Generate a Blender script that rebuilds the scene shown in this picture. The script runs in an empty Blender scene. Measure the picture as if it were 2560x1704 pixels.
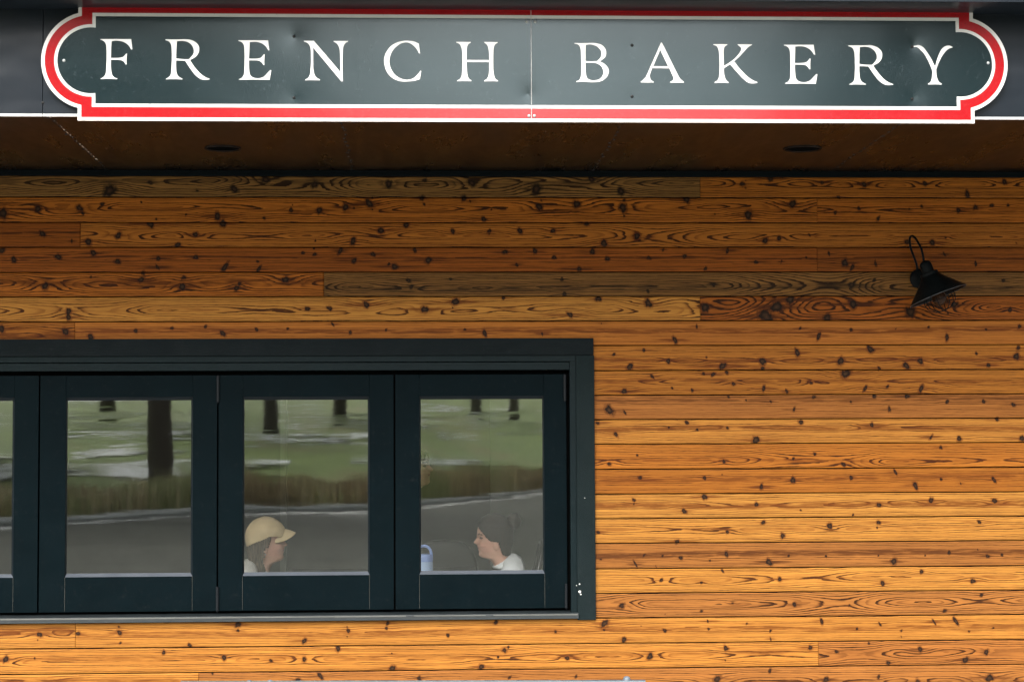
import bpy, bmesh, math, random
import numpy as np
from mathutils import Vector, Matrix
R = math.radians
random.seed(7); rng = np.random.default_rng(11)
S = bpy.context.scene
COL = S.collection

# ------------------------------------------------------------------ camera
CAM = Vector((0.0, -10.5, 1.65))
F, YAW, PITCH, ROLL = 4979.5, 0.0484724, 0.0541858, -0.00478930
cy, sy, cp, sp = math.cos(YAW), math.sin(YAW), math.cos(PITCH), math.sin(PITCH)
fw = Vector((sy*cp, cy*cp, sp)); ri0 = Vector((cy, -sy, 0)); up0 = ri0.cross(fw)
ri = math.cos(ROLL)*ri0 + math.sin(ROLL)*up0
up = -math.sin(ROLL)*ri0 + math.cos(ROLL)*up0
cam = bpy.data.cameras.new('camera'); co = bpy.data.objects.new('camera', cam); COL.objects.link(co)
m = Matrix((ri, up, -fw)).transposed().to_4x4(); m.translation = CAM
co.matrix_world = m
cam.sensor_width = 36; cam.lens = F/2560*36; cam.clip_start = 0.1; cam.clip_end = 3000
S.camera = co

def ray(px, py):
    return fw + ri*((px-1280)/F) + up*((852-py)/F)
def at(px, py, Y):
    """the point of the plane y = Y that the photograph shows at (px, py)"""
    d = ray(px, py); return CAM + d*((Y-CAM.y)/d.y)
def atz(px, py, z):
    d = ray(px, py); return CAM + d*((z-CAM.z)/d.z)
def X(px, Y, py=1100): return at(px, py, Y).x
def Z(py, Y, px=1000): return at(px, py, Y).z
GLASSY = 0.045
def refl(px, py, T):
    d = ray(px, py); return Vector((d.x/d.y*T, CAM.y+2*(GLASSY-CAM.y)-T, CAM.z+d.z/d.y*T))

# ------------------------------------------------------------------ objects
def tag(o, label=None, cat=None, group=None, kind=None):
    if label: o['label'] = label
    if cat: o['category'] = cat
    if group: o['group'] = group
    if kind: o['kind'] = kind
    return o
def empty(name, loc, label=None, cat=None, group=None, rz=0):
    o = bpy.data.objects.new(name, None); COL.objects.link(o)
    o.location = loc; o.rotation_euler = (0, 0, rz); o.empty_display_size = .1
    return tag(o, label, cat, group)
def link(name, me, mats, parent=None, smooth=False):
    for mt in (mats if isinstance(mats, (list, tuple)) else [mats]): me.materials.append(mt)
    o = bpy.data.objects.new(name, me); COL.objects.link(o)
    if parent:
        o.parent = parent
        o.matrix_parent_inverse = parent_world(parent).inverted()
    if smooth: me.polygons.foreach_set('use_smooth', [True]*len(me.polygons))
    return o
def parent_world(p):
    # parts are built in the coordinates of their thing's root; only the root itself is moved
    return Matrix.Identity(4) if p.parent else p.matrix_basis.copy()

class MB:
    def __init__(s): s.v = []; s.f = []; s.m = []
    def add(s, vs, fs, mi=0):
        b = len(s.v); s.v += [tuple(v) for v in vs]
        s.f += [tuple(b+i for i in f) for f in fs]; s.m += [mi]*len(fs); return s
    def box(s, x0, x1, y0, y1, z0, z1, mi=0):
        x0, x1 = min(x0, x1), max(x0, x1); y0, y1 = min(y0, y1), max(y0, y1); z0, z1 = min(z0, z1), max(z0, z1)
        v = [(x, y, z) for z in (z0, z1) for y in (y0, y1) for x in (x0, x1)]
        return s.add(v, [(0,2,3,1),(4,5,7,6),(0,1,5,4),(2,6,7,3),(0,4,6,2),(1,3,7,5)], mi)
    def tube(s, pts, r, n=10, mi=0, cap=True):
        pts = [Vector(p) for p in pts]; rs = r if isinstance(r, (list, tuple)) else [r]*len(pts)
        rings = []; prev = None
        for i, p in enumerate(pts):
            t = (pts[min(i+1, len(pts)-1)] - pts[max(i-1, 0)]).normalized()
            if prev is None:
                a = Vector((0, 0, 1)) if abs(t.z) < .9 else Vector((1, 0, 0))
                nx = t.cross(a).normalized()
            else: nx = (prev - t*prev.dot(t)).normalized()
            prev = nx; ny = t.cross(nx)
            rings.append([p + (nx*math.cos(2*math.pi*k/n) + ny*math.sin(2*math.pi*k/n))*rs[i] for k in range(n)])
        v = [q for g in rings for q in g]; f = []
        for i in range(len(rings)-1):
            for k in range(n):
                a, b = i*n+k, i*n+(k+1) % n; f.append((a, b, b+n, a+n))
        if cap: f.append(tuple(range(n-1, -1, -1))); f.append(tuple((len(rings)-1)*n+k for k in range(n)))
        return s.add(v, f, mi)
    def lathe(s, prof, o, ax=(0, 0, 1), n=32, mi=0):
        """prof: (radius, distance along axis)"""
        ax = Vector(ax).normalized(); a = Vector((1, 0, 0)) if abs(ax.x) < .9 else Vector((0, 1, 0))
        nx = ax.cross(a).normalized(); ny = ax.cross(nx); o = Vector(o); v = []; f = []
        for r, h in prof:
            for k in range(n):
                t = 2*math.pi*k/n; v.append(o + ax*h + (nx*math.cos(t)+ny*math.sin(t))*max(r, 1e-5))
        for i in range(len(prof)-1):
            for k in range(n):
                a_, b_ = i*n+k, i*n+(k+1) % n; f.append((a_, b_, b_+n, a_+n))
        return s.add(v, f, mi)
    def prism(s, poly, y0, y1, mi=0):
        """poly: list of (x, z); front face at y0"""
        n = len(poly)
        v = [(x, y0, z) for x, z in poly] + [(x, y1, z) for x, z in poly]
        f = [tuple(range(n)), tuple(range(2*n-1, n-1, -1))] + [(i, i+n, (i+1) % n + n, (i+1) % n) for i in range(n)]
        return s.add(v, f, mi)
    def build(s, name, mats, parent=None, bevel=0, smooth=False, seg=2):
        me = bpy.data.meshes.new(name); me.from_pydata(s.v, [], s.f)
        me.polygons.foreach_set('material_index', s.m)
        bm = bmesh.new(); bm.from_mesh(me); bmesh.ops.recalc_face_normals(bm, faces=bm.faces); bm.to_mesh(me); bm.free()
        o = link(name, me, mats, parent, smooth)
        if bevel:
            b = o.modifiers.new('bevel', 'BEVEL'); b.width = bevel; b.segments = seg; b.limit_method = 'ANGLE'; b.angle_limit = R(40)
        return o

# ------------------------------------------------------------------ materials
class NT:
    def __init__(s, name):
        s.mat = bpy.data.materials.new(name); s.mat.use_nodes = True
        s.t = s.mat.node_tree; s.b = s.t.nodes['Principled BSDF']
    def n(s, typ, **kw):
        nd = s.t.nodes.new(typ)
        for k, v in kw.items():
            if k[0] == '_':
                key = k[1:]; nd.inputs[int(key) if key.isdigit() else key].default_value = v
            else: setattr(nd, k, v)
        return nd
    def l(s, a, b):
        s.t.links.new(a, b)
    def coord(s, scale=(1, 1, 1), kind='Object'):
        tc = s.n('ShaderNodeTexCoord'); mp = s.n('ShaderNodeMapping'); mp.inputs['Scale'].default_value = scale
        s.l(tc.outputs[kind], mp.inputs['Vector']); return mp.outputs[0]
    def noise(s, vec, scale, detail=4, rough=.55, dist=0):
        nd = s.n('ShaderNodeTexNoise'); nd.inputs['Scale'].default_value = scale; nd.inputs['Detail'].default_value = detail
        nd.inputs['Roughness'].default_value = rough; nd.inputs['Distortion'].default_value = dist
        s.l(vec, nd.inputs['Vector']); return nd.outputs['Fac']
    def math(s, op, a, b=None, c=None, clamp=False):
        nd = s.n('ShaderNodeMath', operation=op); nd.use_clamp = clamp
        for i, q in enumerate((a, b, c)):
            if q is None: continue
            if isinstance(q, (int, float)): nd.inputs[i].default_value = q
            else: s.l(q, nd.inputs[i])
        return nd.outputs[0]
    def smooth(s, x, a, b, lo=0., hi=1.):
        nd = s.n('ShaderNodeMapRange', interpolation_type='SMOOTHSTEP')
        nd.inputs[1].default_value = a; nd.inputs[2].default_value = b; nd.inputs[3].default_value = lo; nd.inputs[4].default_value = hi
        s.l(x, nd.inputs[0]); return nd.outputs[0]
    def mix(s, f, a, b, mode='MIX'):
        nd = s.n('ShaderNodeMix', data_type='RGBA', blend_type=mode)
        for sock, q in ((nd.inputs[0], f), (nd.inputs[6], a), (nd.inputs[7], b)):
            if isinstance(q, (int, float)): sock.default_value = q
            elif isinstance(q, tuple): sock.default_value = (*q, 1) if len(q) == 3 else q
            else: s.l(q, sock)
        return nd.outputs[2]
    def attr(s, name):
        return s.n('ShaderNodeAttribute', attribute_name=name)
    def bump(s, h, strength, dist=.01, normal=None):
        nd = s.n('ShaderNodeBump'); nd.inputs['Strength'].default_value = strength; nd.inputs['Distance'].default_value = dist
        s.l(h, nd.inputs['Height'])
        if normal is not None: s.l(normal, nd.inputs['Normal'])
        return nd.outputs[0]
    def set(s, **kw):
        names = dict(color='Base Color', rough='Roughness', metal='Metallic', spec='Specular IOR Level', coat='Coat Weight',
                     coatr='Coat Roughness', normal='Normal', sss='Subsurface Weight', ior='IOR')
        for k, v in kw.items():
            i = s.b.inputs[names[k]]
            if isinstance(v, (int, float)): i.default_value = v
            elif isinstance(v, tuple): i.default_value = (*v, 1)
            else: s.l(v, i)
        return s.mat
def plain(name, col, rough=.5, var=.25, scale=12, bump=.0, bscale=60, stretch=(1, 1, 1), **kw):
    t = NT(name); c = t.coord(stretch)
    n = t.noise(c, scale, 5, .6)
    dk = tuple(q*(1-var) for q in col); lt = tuple(min(1, q*(1+var)) for q in col)
    t.set(color=t.mix(n, dk, lt), rough=rough, **kw)
    r = t.noise(c, scale*2.3, 3)
    t.set(rough=t.smooth(r, .2, .8, max(.02, rough*.8), min(1, rough*1.2)))
    if bump: t.set(normal=t.bump(t.noise(c, bscale, 4), bump, .004))
    return t.mat
# ------------------------------------------------------------------ wood cladding
def wood_material():
    t = NT('stained_pine')
    g = t.attr('grain').outputs['Fac']; k = t.attr('knot').outputs['Fac']
    lt = t.attr('light_tone').outputs['Color']; dk = t.attr('dark_tone').outputs['Color']; ct = t.attr('contrast').outputs['Fac']
    sd = t.attr('seed').outputs['Vector']
    tc = t.n('ShaderNodeTexCoord').outputs['Object']
    add = t.n('ShaderNodeVectorMath', operation='ADD'); t.l(tc, add.inputs[0]); t.l(sd, add.inputs[1])
    def mp(sc):
        q = t.n('ShaderNodeMapping'); q.inputs['Scale'].default_value = sc; t.l(add.outputs[0], q.inputs['Vector']); return q.outputs[0]
    wob = t.noise(mp((9, 1, 70)), 1, 3)
    gt = t.math('ADD', g, t.math('MULTIPLY', t.math('SUBTRACT', wob, .5), .9))
    fr = t.math('FRACT', gt); fl = t.math('FLOOR', gt)
    wn = t.n('ShaderNodeTexWhiteNoise', noise_dimensions='1D'); t.l(fl, wn.inputs['W'])
    ringc = t.math('MULTIPLY_ADD', t.math('POWER', wn.outputs['Value'], 1.3), .8, .4)
    ln = t.math('MULTIPLY', t.smooth(fr, .40, .88), t.smooth(fr, .93, 1.0, 1, 0))
    # rings break up along their length
    brk = t.smooth(t.noise(mp((5, 1, 45)), 1, 4), .30, .55, .5, 1)
    ln = t.math('MULTIPLY', t.math('MULTIPLY', ln, brk), t.math('MULTIPLY', ringc, t.math('MULTIPLY', ct, 1.3)), clamp=True)
    st = t.noise(mp((2.2, 1, 60)), 1, 5, .65)
    base = t.mix(t.smooth(st, .25, .8), lt, t.mix(.45, lt, dk))
    st2 = t.noise(mp((1.1, 1, 9)), 1, 3, .5)
    base = t.mix(t.smooth(st2, .35, .75, 0, .45), base, t.mix(.55, lt, dk))
    fib = t.noise(mp((14, 1, 520)), 1, 3, .6)
    base = t.mix(t.smooth(fib, .35, .7, 0, .28), base, dk)
    c = t.mix(ln, base, dk)
    c = t.mix(t.smooth(ln, .50, .95, 0, .8), c, (.016, .006, .002))
    hv = t.math('MULTIPLY', t.attr('heart').outputs['Fac'], t.smooth(t.noise(mp((7, 1, 90)), 1, 4, .6), .3, .62, .25, 1.15))
    c = t.mix(t.smooth(hv, .03, .55, 0, .85), c, dk); c = t.mix(t.smooth(hv, .5, .95, 0, .75), c, (.018, .007, .003))
    kn = t.math('ADD', k, t.math('MULTIPLY', t.math('SUBTRACT', t.noise(mp((60, 1, 48)), 1, 3, .6), .5), 1.15))
    c = t.mix(t.smooth(kn, .9, 1.45, .7, 0), c, dk)
    c = t.mix(t.smooth(kn, .62, .98, .97, 0), c, (.009, .005, .003))
    heart = t.math('MULTIPLY', t.smooth(k, .1, .6, 1.0, 0), t.noise(mp((60, 1, 80)), 1, 2))
    c = t.mix(t.math('MULTIPLY', heart, .75), c, (.085, .038, .015))
    # weather stains and dirt
    dirt = t.smooth(t.noise(mp((3, 1, 6)), 1, 6, .7), .62, .78, 0, .3)
    c = t.mix(dirt, c, (.05, .03, .016))
    hgt = t.math('SUBTRACT', t.math('MULTIPLY', fib, .5), t.math('MULTIPLY', ln, .4))
    return t.set(color=c, rough=t.smooth(st, .2, .8, .45, .62), spec=.10, normal=t.bump(hgt, .18, .002))
M_WOOD = wood_material()

# row boundaries: (px, left y, right px, right y) as the photograph shows them
bl = [440, 489.4, 554.4, 616.4, 679.2, 741.2, 804]; br = [441.9, 497.4, 558, 619, 680, 739.8, 800.4]
zz = [(at(0, a, 0).z+at(2560, b, 0).z)/2 for a, b in zip(bl, br)]
for a, b in zip([862,925,987,1048,1111,1173,1236,1297],[862,924,984,1044.5,1104,1167,1227,1288]): zz.append((at(1485, a, 0).z+at(2560, b, 0).z)/2)
for a, b in zip([1357.7,1420.5,1481.8,1543.8],[1348.5,1412.4,1473,1533.6]): zz.append((at(1700, a, 0).z+at(2560, b, 0).z)/2)
zz.append((at(0,1619.6,0).z+at(1700,1607.3,0).z+at(2560,1597.5,0).z)/3)
zz.append((at(0,1683.5,0).z+at(1700,1670.5,0).z+at(2560,1658.4,0).z)/3)
pitch = (zz[1]-zz[-1])/(len(zz)-2)
while zz[-1] > .1: zz.append(zz[-1]-pitch)
XL, XR = -5.4, 5.2
VIS = (X(-60, 0), X(2620, 0))
K = {}
K['A'] = (0,420,.365,[(750,155,38),(1030,100,18),(1605,145,28),(1820,80,25),(2155,115,26),(1350,155,9),(20,310,35),(260,280,26),(545,275,26),(568,312,11),(700,248,14),(968,233,9),(1275,320,10),(1490,330,30,1.3),(1810,345,14),(1993,290,18),(2187,290,26),(1070,350,8),(2005,252,7),(290,450,22),(492,500,12,1.8),(605,505,26),(810,462,22),(1340,455,20),(1218,525,20),(1030,385,28),(1525,380,25),(2160,497,8),(15,565,25),(95,628,20),(398,608,26),(640,582,22),(805,640,24),(1085,620,18),(1078,680,16,1.7),(1340,610,20),(1540,680,24,1.5),(1775,690,18,1.4),(1765,640,10),(2075,580,14),(2150,550,10),(2155,592,14),(2330,570,18,1.5),(310,808,26),(622,745,10),(965,765,28),(1258,750,16),(1248,812,26),(1640,790,16),(1620,822,24),(1955,765,30),(980,718,14),(470,1020,22,1.4),(2105,963,20),(2258,960,18),(470,980,20),(10,1100,28),(450,1120,30),(930,1115,20),(620,1155,25),(1178,1097,13),(1408,1085,13),(1525,1130,24,1.3),(1758,1105,14),(1970,1100,10),(2280,1070,14,1.5)])
K['B'] = (850,420,.365,[(335,108,24),(580,85,14),(903,103,28),(1345,145,36),(1722,78,24),(1925,160,26),(38,268,24),(95,275,10),(200,243,30),(222,285,8),(220,205,9),(578,250,11),(1365,267,26),(1378,222,9),(1622,247,32),(1938,272,28),(1945,222,11),(1947,330,9),(985,350,20),(560,208,20),(850,208,22),(892,228,9),(1037,285,8),(280,428,24),(455,390,20),(772,432,18),(1022,432,14),(1022,452,8),(1232,430,20),(1460,430,22),(2035,465,24),(1808,515,24),(1690,382,18),(90,500,24,1.4),(5,560,20,1.5),(95,635,22),(225,590,16),(512,560,16,1.5),(375,675,28),(335,658,10),(605,632,24),(1130,575,22),(1335,570,20,1.5),(1730,570,22,1.5),(1467,612,16),(1210,662,14,1.6),(1832,620,18),(2115,615,18),(2215,558,10,1.6),(1640,690,20),(470,770,18),(488,815,14),(757,760,10),(1520,762,14),(1538,862,18),(2108,843,12),(180,935,30),(578,968,28),(792,915,28),(1577,1005,26),(1120,890,14),(2112,925,34),(1770,895,22),(772,958,6),(990,1130,20,1.5),(1385,1135,12,1.8),(1790,1065,7,2),(70,1125,18,1.5),(855,1105,10),(315,1108,10)])
K['C'] = (1700,420,.365,[(428,110,18),(450,85,8),(450,138,6),(622,75,20),(975,100,18),(1262,112,20),(1678,107,20),(2222,95,20),(1968,180,20,1.6),(1085,200,14),(467,322,32),(770,247,30),(238,316,8),(1063,306,16),(1225,278,16),(1358,345,18,1.7),(1570,280,10),(1655,262,14),(1907,290,16),(2025,270,18),(2135,255,16),(2247,255,14),(45,215,24),(585,497,20),(680,480,18),(887,458,10),(1728,510,22),(1820,475,10),(1555,505,22),(2305,513,6),(325,565,18,1.5),(30,605,16),(520,645,16),(175,690,12),(695,640,10,2),(1020,585,12,1.6),(1130,650,24),(1180,680,18,1.6),(1340,655,18,1.9),(2025,655,14,1.8),(865,612,10),(1810,590,14,1.6),(1175,800,20),(1330,768,12),(230,800,14),(2215,770,14),(172,955,36),(663,950,44),(755,900,38),(1187,933,38),(590,1015,46),(1010,1025,34),(1580,985,46),(1880,935,26),(2260,970,16),(1835,995,8),(738,1015,8),(115,1085,12,1.6),(823,1098,10),(1172,1108,14),(950,1150,22,1.9),(1478,1100,8),(1703,1090,12),(2095,1105,10),(1828,1160,24,1.7),(2325,1085,14)])
K['D'] = (1460,840,.467,[(487,22,18,1.4),(160,98,10),(320,75,12),(450,133,15),(655,112,8),(245,165,20),(742,160,26),(955,135,22),(957,172,12),(1142,90,20,1.3),(1375,133,22),(1532,70,20),(1725,158,22),(1800,133,20),(1580,172,10,1.5),(2100,92,10),(2165,155,16),(2315,108,20),(2325,62,12),(365,215,12,1.5),(215,295,18),(800,255,12),(640,200,10),(690,205,14),(765,195,14),(472,278,8),(580,290,10),(962,280,16,1.6),(1085,295,10,1.6),(1215,250,12),(1400,200,26),(1505,280,16,1.6),(1625,270,10,1.5),(1805,280,20,1.5),(135,395,24),(218,408,10,1.5),(775,325,8),(1000,350,8),(868,342,6),(1230,325,12),(1430,350,8),(1125,390,12,1.6),(1555,320,12),(1635,390,14,1.8),(1730,322,14),(1945,350,13),(2140,348,10),(2300,367,12),(455,488,9),(550,462,14),(605,500,9),(768,490,9),(170,525,14,1.5),(1160,460,14),(920,555,22),(1540,475,16),(1858,540,14,1.5),(2008,548,18,1.3),(2345,548,16),(2210,445,14),(75,465,12),(1235,630,9),(1120,655,10),(135,683,12),(285,637,8),(1910,595,10),(750,670,10),(1390,685,14),(300,757,12),(645,757,13),(740,740,5),(950,805,16,1.7),(1118,770,16),(1430,757,12),(1668,728,14,1.7),(1775,800,18,1.8),(1912,765,10),(2195,768,12,1.4),(2017,788,6,1.6),(267,877,11),(267,897,8),(645,860,15),(535,935,16),(923,900,14),(1578,903,16),(1857,878,16),(2197,880,16),(1160,930,6),(1440,955,8)])
K['E'] = (1700,1300,.365,[(325,80,18),(570,15,18),(703,105,22),(1025,38,22),(1360,15,18),(2050,10,16),(1350,50,8),(318,230,20,1.3),(610,285,24),(205,275,9),(745,242,10),(1000,245,10),(1465,280,22),(1360,240,9),(1845,220,14),(2040,200,8),(2108,245,16),(2205,237,10),(1680,240,8),(292,345,15,1.4),(148,425,13),(683,402,15),(1655,350,18),(1388,430,18),(2005,415,18),(785,575,15),(1160,582,10),(2065,510,13),(1813,618,13),(145,620,10),(360,565,10),(190,690,12,1.6),(195,742,10),(458,707,9),(620,755,12),(620,810,9,1.8),(970,690,18,1.7),(1370,710,13,1.7),(1740,695,14,1.8),(1890,690,20,1.6),(1212,742,10),(1515,755,12),(1515,795,7,2),(1980,760,12),(2145,735,10),(315,875,18),(893,870,20),(310,958,8),(1072,898,13),(1645,882,22),(2098,900,18),(1953,955,22),(1427,975,14),(1292,840,12),(255,1085,28),(615,1030,14,1.3),(1000,1090,22),(1360,1070,16,1.3),(2120,1078,26),(1630,1105,20)])
K['F'] = (0,1440,.365,[(270,397,20),(258,435,8),(820,383,20),(815,345,10),(825,455,10),(1300,470,14),(1630,330,26),(2085,440,20,1.4),(535,390,16),(1630,370,10),(40,567,20),(1122,520,16),(1535,555,18),(2085,567,22),(1855,577,12),(2315,495,20),(237,560,8),(2040,712,24),(2195,680,22,1.3),(1455,665,8)])
K['G'] = (860,1440,.365,[(30,372,16),(290,355,14),(712,400,16),(1450,377,14),(1040,315,16),(300,320,16),(20,345,8),(22,412,6),(332,630,24),(1098,505,18),(940,618,20),(1530,558,20),(2095,547,22),(328,527,8),(1055,550,12),(1125,483,10),(515,695,18),(1135,690,14,1.3),(1590,685,12,1.4)])
K['H'] = (1460,1280,.2705,[(132,183,20),(860,272,24),(557,395,14,1.5),(475,475,22,2.2),(725,403,16),(895,418,20),(155,433,10),(665,500,8,1.8),(716,625,22),(350,863,28),(750,938,7),(190,1025,38,1.2),(185,1085,16),(745,1090,20),(370,1175,26,1.4),(528,1048,8)])
knots = []
for ox, oy, sc, lst in K.values():
    for q in lst:
        p = at(ox+q[0]*sc, oy+q[1]*sc, 0); r = q[2]*sc/474*1.0; a = q[3] if len(q) > 3 else 1.0
        a = a**1.3; knots.append((p.x, p.z, r/math.sqrt(a), r*math.sqrt(a)))
for i in range(240):                                   # the stretches of wall outside the picture
    x = random.uniform(XL, XR); z = random.uniform(0, 3.1)
    if VIS[0] < x < VIS[1] and z > zz[21]: continue
    knots.append((x, z, random.uniform(.004, .014), random.uniform(.004, .018)))
knots = np.array(knots)
TON = dict(o=((.40,.147,.019),(.085,.019,.003)), l=((.45,.202,.036),(.115,.032,.005)), g=((.25,.120,.030),(.020,.010,.0035)),
           r=((.29,.086,.010),(.045,.011,.002)), b=((.34,.130,.027),(.066,.019,.004)), p=((.42,.148,.022),(.10,.024,.004)), d=((.41,.134,.015),(.060,.014,.002)))
# per row: joint px, (tone, heart-line position from top, ring amplitude, contrast) left and right of the joint
ROWS = [(1752,('g',.33,.024,1.1),('d',.36,.012,1)),(2044,('d',.42,.013,1),('d',.45,.006,.9)),(201,('r',.45,.002,.7),('o',.55,.016,1)),
        (2043,('r',.42,.002,.8),('r',.48,.003,.9)),(810,('d',.45,.014,1.1),('g',.62,.024,1.1)),(1749,('l',.55,.016,.85),('r',.42,.020,1.2)),
        (189,('o',.55,.010,.9),('p',.45,.002,.6)),(None,('o',.62,.005,.8),None),(None,('o',.5,.014,.75),None),(None,('b',.25,.004,.7),None),
        (None,('l',.38,.009,.8),None),(None,('o',.72,.018,.9),None),(None,('o',.42,.004,.7),None),(None,('l',.45,.008,.8),None),
        (None,('l',.45,.009,.85),None),(None,('b',.55,.003,.75),None),(None,('l',.45,.013,.85),None),(None,('b',.45,.020,1.0),None),
        (189,('l',.42,.012,.8),('l',.42,.005,.7)),(2046,('l',.52,.010,.85),('b',.55,.017,.95)),(497,('l',.3,.006,.7),('b',.6,.012,.8))]
# window opening
CY = -.02; SY = .022
WX0, WX1 = X(-815, 0), X(1436, 0); WZ0, WZ1 = Z(1548, 0, 700), Z(866, 0, 700)
verts = []; faces = []; A = {k: [] for k in ('grain', 'knot', 'contrast', 'heart')}; AC = {k: [] for k in ('light_tone', 'dark_tone', 'seed')}
nv = 0
def piece(x0, x1, z0, z1, par, yoff):
    """one board: a finely divided front face with returns into the gaps"""
    global nv
    tone, v0f, amp, con = par
    g = .0027
    x0 += .0008; x1 -= .0008; z0 += g; z1 -= g
    if x1-x0 < .02: return
    us = []; x = x0
    while x < x1 - .004:
        us.append(x); x += .0065 if VIS[0] < x < VIS[1] else .04
    us.append(x1); us = np.array(us)
    nvz = max(3, int(round((z1-z0)/.0058))); vs = np.linspace(z1, z0, nvz+1)
    U, V = np.meshgrid(us, vs)
    rs = np.random.default_rng(int(abs(x0*977+z0*7919)) + 5)
    h = np.zeros_like(us); w = np.zeros_like(us)
    for wl, a in ((4.6, .7), (2.1, .8), (1.1, .42), (.5, .14)):
        h += a*np.sin(us/wl*2*np.pi + rs.uniform(0, 6.28)); w += a*np.sin(us/wl*1.7*np.pi + rs.uniform(0, 6.28))
    h = amp*1.5*(.25+h); vc = (z1 - v0f*(z1-z0)) + w*.0045
    rho2 = (V-vc[None])**2 + (h[None])**2
    kd = np.full_like(U, 3.0)
    ht = np.exp(-((V-vc[None])/.0042)**2)*max(0, 1-amp/.011)*.9
    ht = np.maximum(ht, rs.uniform(.10, .62)*np.exp(-((V-vc[None]-rs.uniform(-.012, .012))/rs.uniform(.010, .026))**2))
    kk = knots[(knots[:, 0] > x0-.03) & (knots[:, 0] < x1+.03) & (knots[:, 1] > z0-.012) & (knots[:, 1] < z1+.012)]
    for kx, kz, kr, krz in kk:
        i0, i1 = np.searchsorted(us, kx-.45), np.searchsorted(us, kx+.45)
        du = U[:, i0:i1]-kx; dv = V[:, i0:i1]-kz
        shr = rs.uniform(-.45, .45)*(1.4 if krz > kr*1.2 else .5)
        d = np.sqrt(((du+shr*dv)/kr)**2 + (dv/krz)**2); th_ = np.arctan2(dv/krz, du/kr)
        d = d*rs.uniform(.86, 1.2)*(1+.11*np.sin(2*th_+rs.uniform(0, 6.3))+.08*np.sin(3*th_+rs.uniform(0, 6.3))+.04*np.sin(5*th_+rs.uniform(0, 6.3)))
        kd[:, i0:i1] = np.minimum(kd[:, i0:i1], d)
        tl = np.exp(-(du/(rs.uniform(4, 9)*kr))**2 - (dv/(.42*krz))**2)*rs.uniform(.3, .85)
        ht[:, i0:i1] = np.maximum(ht[:, i0:i1], tl)
        rr = (kr+krz)/2
        rho2[:, i0:i1] += (min(1.9, .55+amp*95)*rr)**2*np.exp(-(du/(5.0*rr))**2 - (dv/(1.5*rr))**2)
    rho = np.sqrt(rho2)/.0082 + rs.uniform(0, 1)
    c0, c1 = TON[tone]; j = rs.uniform(.92, 1.08); j2 = rs.uniform(.94, 1.06)
    n = U.size; R_, C_ = U.shape
    pts = np.stack([U, np.full_like(U, yoff), V], -1).reshape(-1, 3)
    idx = np.arange(n).reshape(R_, C_)+nv
    q = np.stack([idx[:-1, :-1], idx[1:, :-1], idx[1:, 1:], idx[:-1, 1:]], -1).reshape(-1, 4)
    # rounded-over edge and returns
    per = np.concatenate([idx[0, :], idx[1:, -1], idx[-1, -2::-1], idx[-2:0:-1, 0]])
    pp = pts[per-nv].copy(); pp[:, 1] = yoff+.014
    m_ = len(per); o = nv+n
    ring = np.arange(m_)+o; nx = np.roll(np.arange(m_), -1)
    q2 = np.stack([per, per[nx], ring[nx], ring], -1)
    verts.append(pts); verts.append(pp); faces.append(q); faces.append(q2)
    for key, arr in (('grain', rho), ('knot', kd), ('contrast', np.full_like(U, con)), ('heart', ht)):
        fl = arr.reshape(-1); A[key].append(fl); A[key].append(fl[per-nv])
    for key, c in (('light_tone', np.array(c0)*np.array([j, j*j2, j*j2*j2])), ('dark_tone', np.array(c1)*j), ('seed', rs.uniform(-40, 40, 3)*np.array([1, 0, 1]))):
        AC[key].append(np.tile(np.r_[c, 1.0], (n+m_, 1)))
    nv += n+m_
for i in range(len(zz)-1):
    z1, z0 = zz[i], zz[i+1]
    jx, pl, pr = ROWS[i] if i < len(ROWS) else (None, (random.choice('olb'), random.uniform(.3, .6), random.uniform(.004, .016), .85), None)
    segs = []
    if jx is None: segs = [(XL, XR, pl)]
    else: segs = [(XL, X(jx, 0, 600 if i < 7 else 1600), pl), (X(jx, 0, 600 if i < 7 else 1600), XR, pr)]
    for a, b, par in segs:
        yo = random.uniform(-.0012, .0012)
        if z1 <= WZ0+.001 or z0 >= WZ1-.001: piece(a, b, z0, z1, par, yo)
        else:                                       # notched round the window opening
            if z0 < WZ0 and z1 > WZ0+.02: piece(max(a, WX0), min(b, WX1), z0, WZ0, par, yo)
            if z1 > WZ1 and z0 < WZ1-.02: piece(max(a, WX0), min(b, WX1), WZ1, z1, par, yo)
            if a < WX0: piece(a, min(b, WX0), z0, z1, par, yo)
            if b > WX1: piece(max(a, WX1), b, z0, z1, par, yo)
building = empty('bakery_building', (0, 0, 0), 'building clad in orange stained pine boards with dark folding window and deep soffit', 'building')
me = bpy.data.meshes.new('wall')
vv = np.concatenate(verts).astype(np.float32); ff = np.concatenate(faces).astype(np.int32)
me.vertices.add(len(vv)); me.vertices.foreach_set('co', vv.ravel())
me.loops.add(ff.size); me.loops.foreach_set('vertex_index', ff.ravel())
me.polygons.add(len(ff)); me.polygons.foreach_set('loop_start', np.arange(0, ff.size, 4, dtype=np.int32))
me.update(calc_edges=True); me.validate()
for k_, a_ in A.items():
    at_ = me.attributes.new(k_, 'FLOAT', 'POINT'); at_.data.foreach_set('value', np.concatenate(a_).astype(np.float32))
for k_, a_ in AC.items():
    at_ = me.attributes.new(k_, 'FLOAT_COLOR', 'POINT'); at_.data.foreach_set('color', np.concatenate(a_).astype(np.float32).ravel())
link('wall', me, M_WOOD, building)
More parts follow.
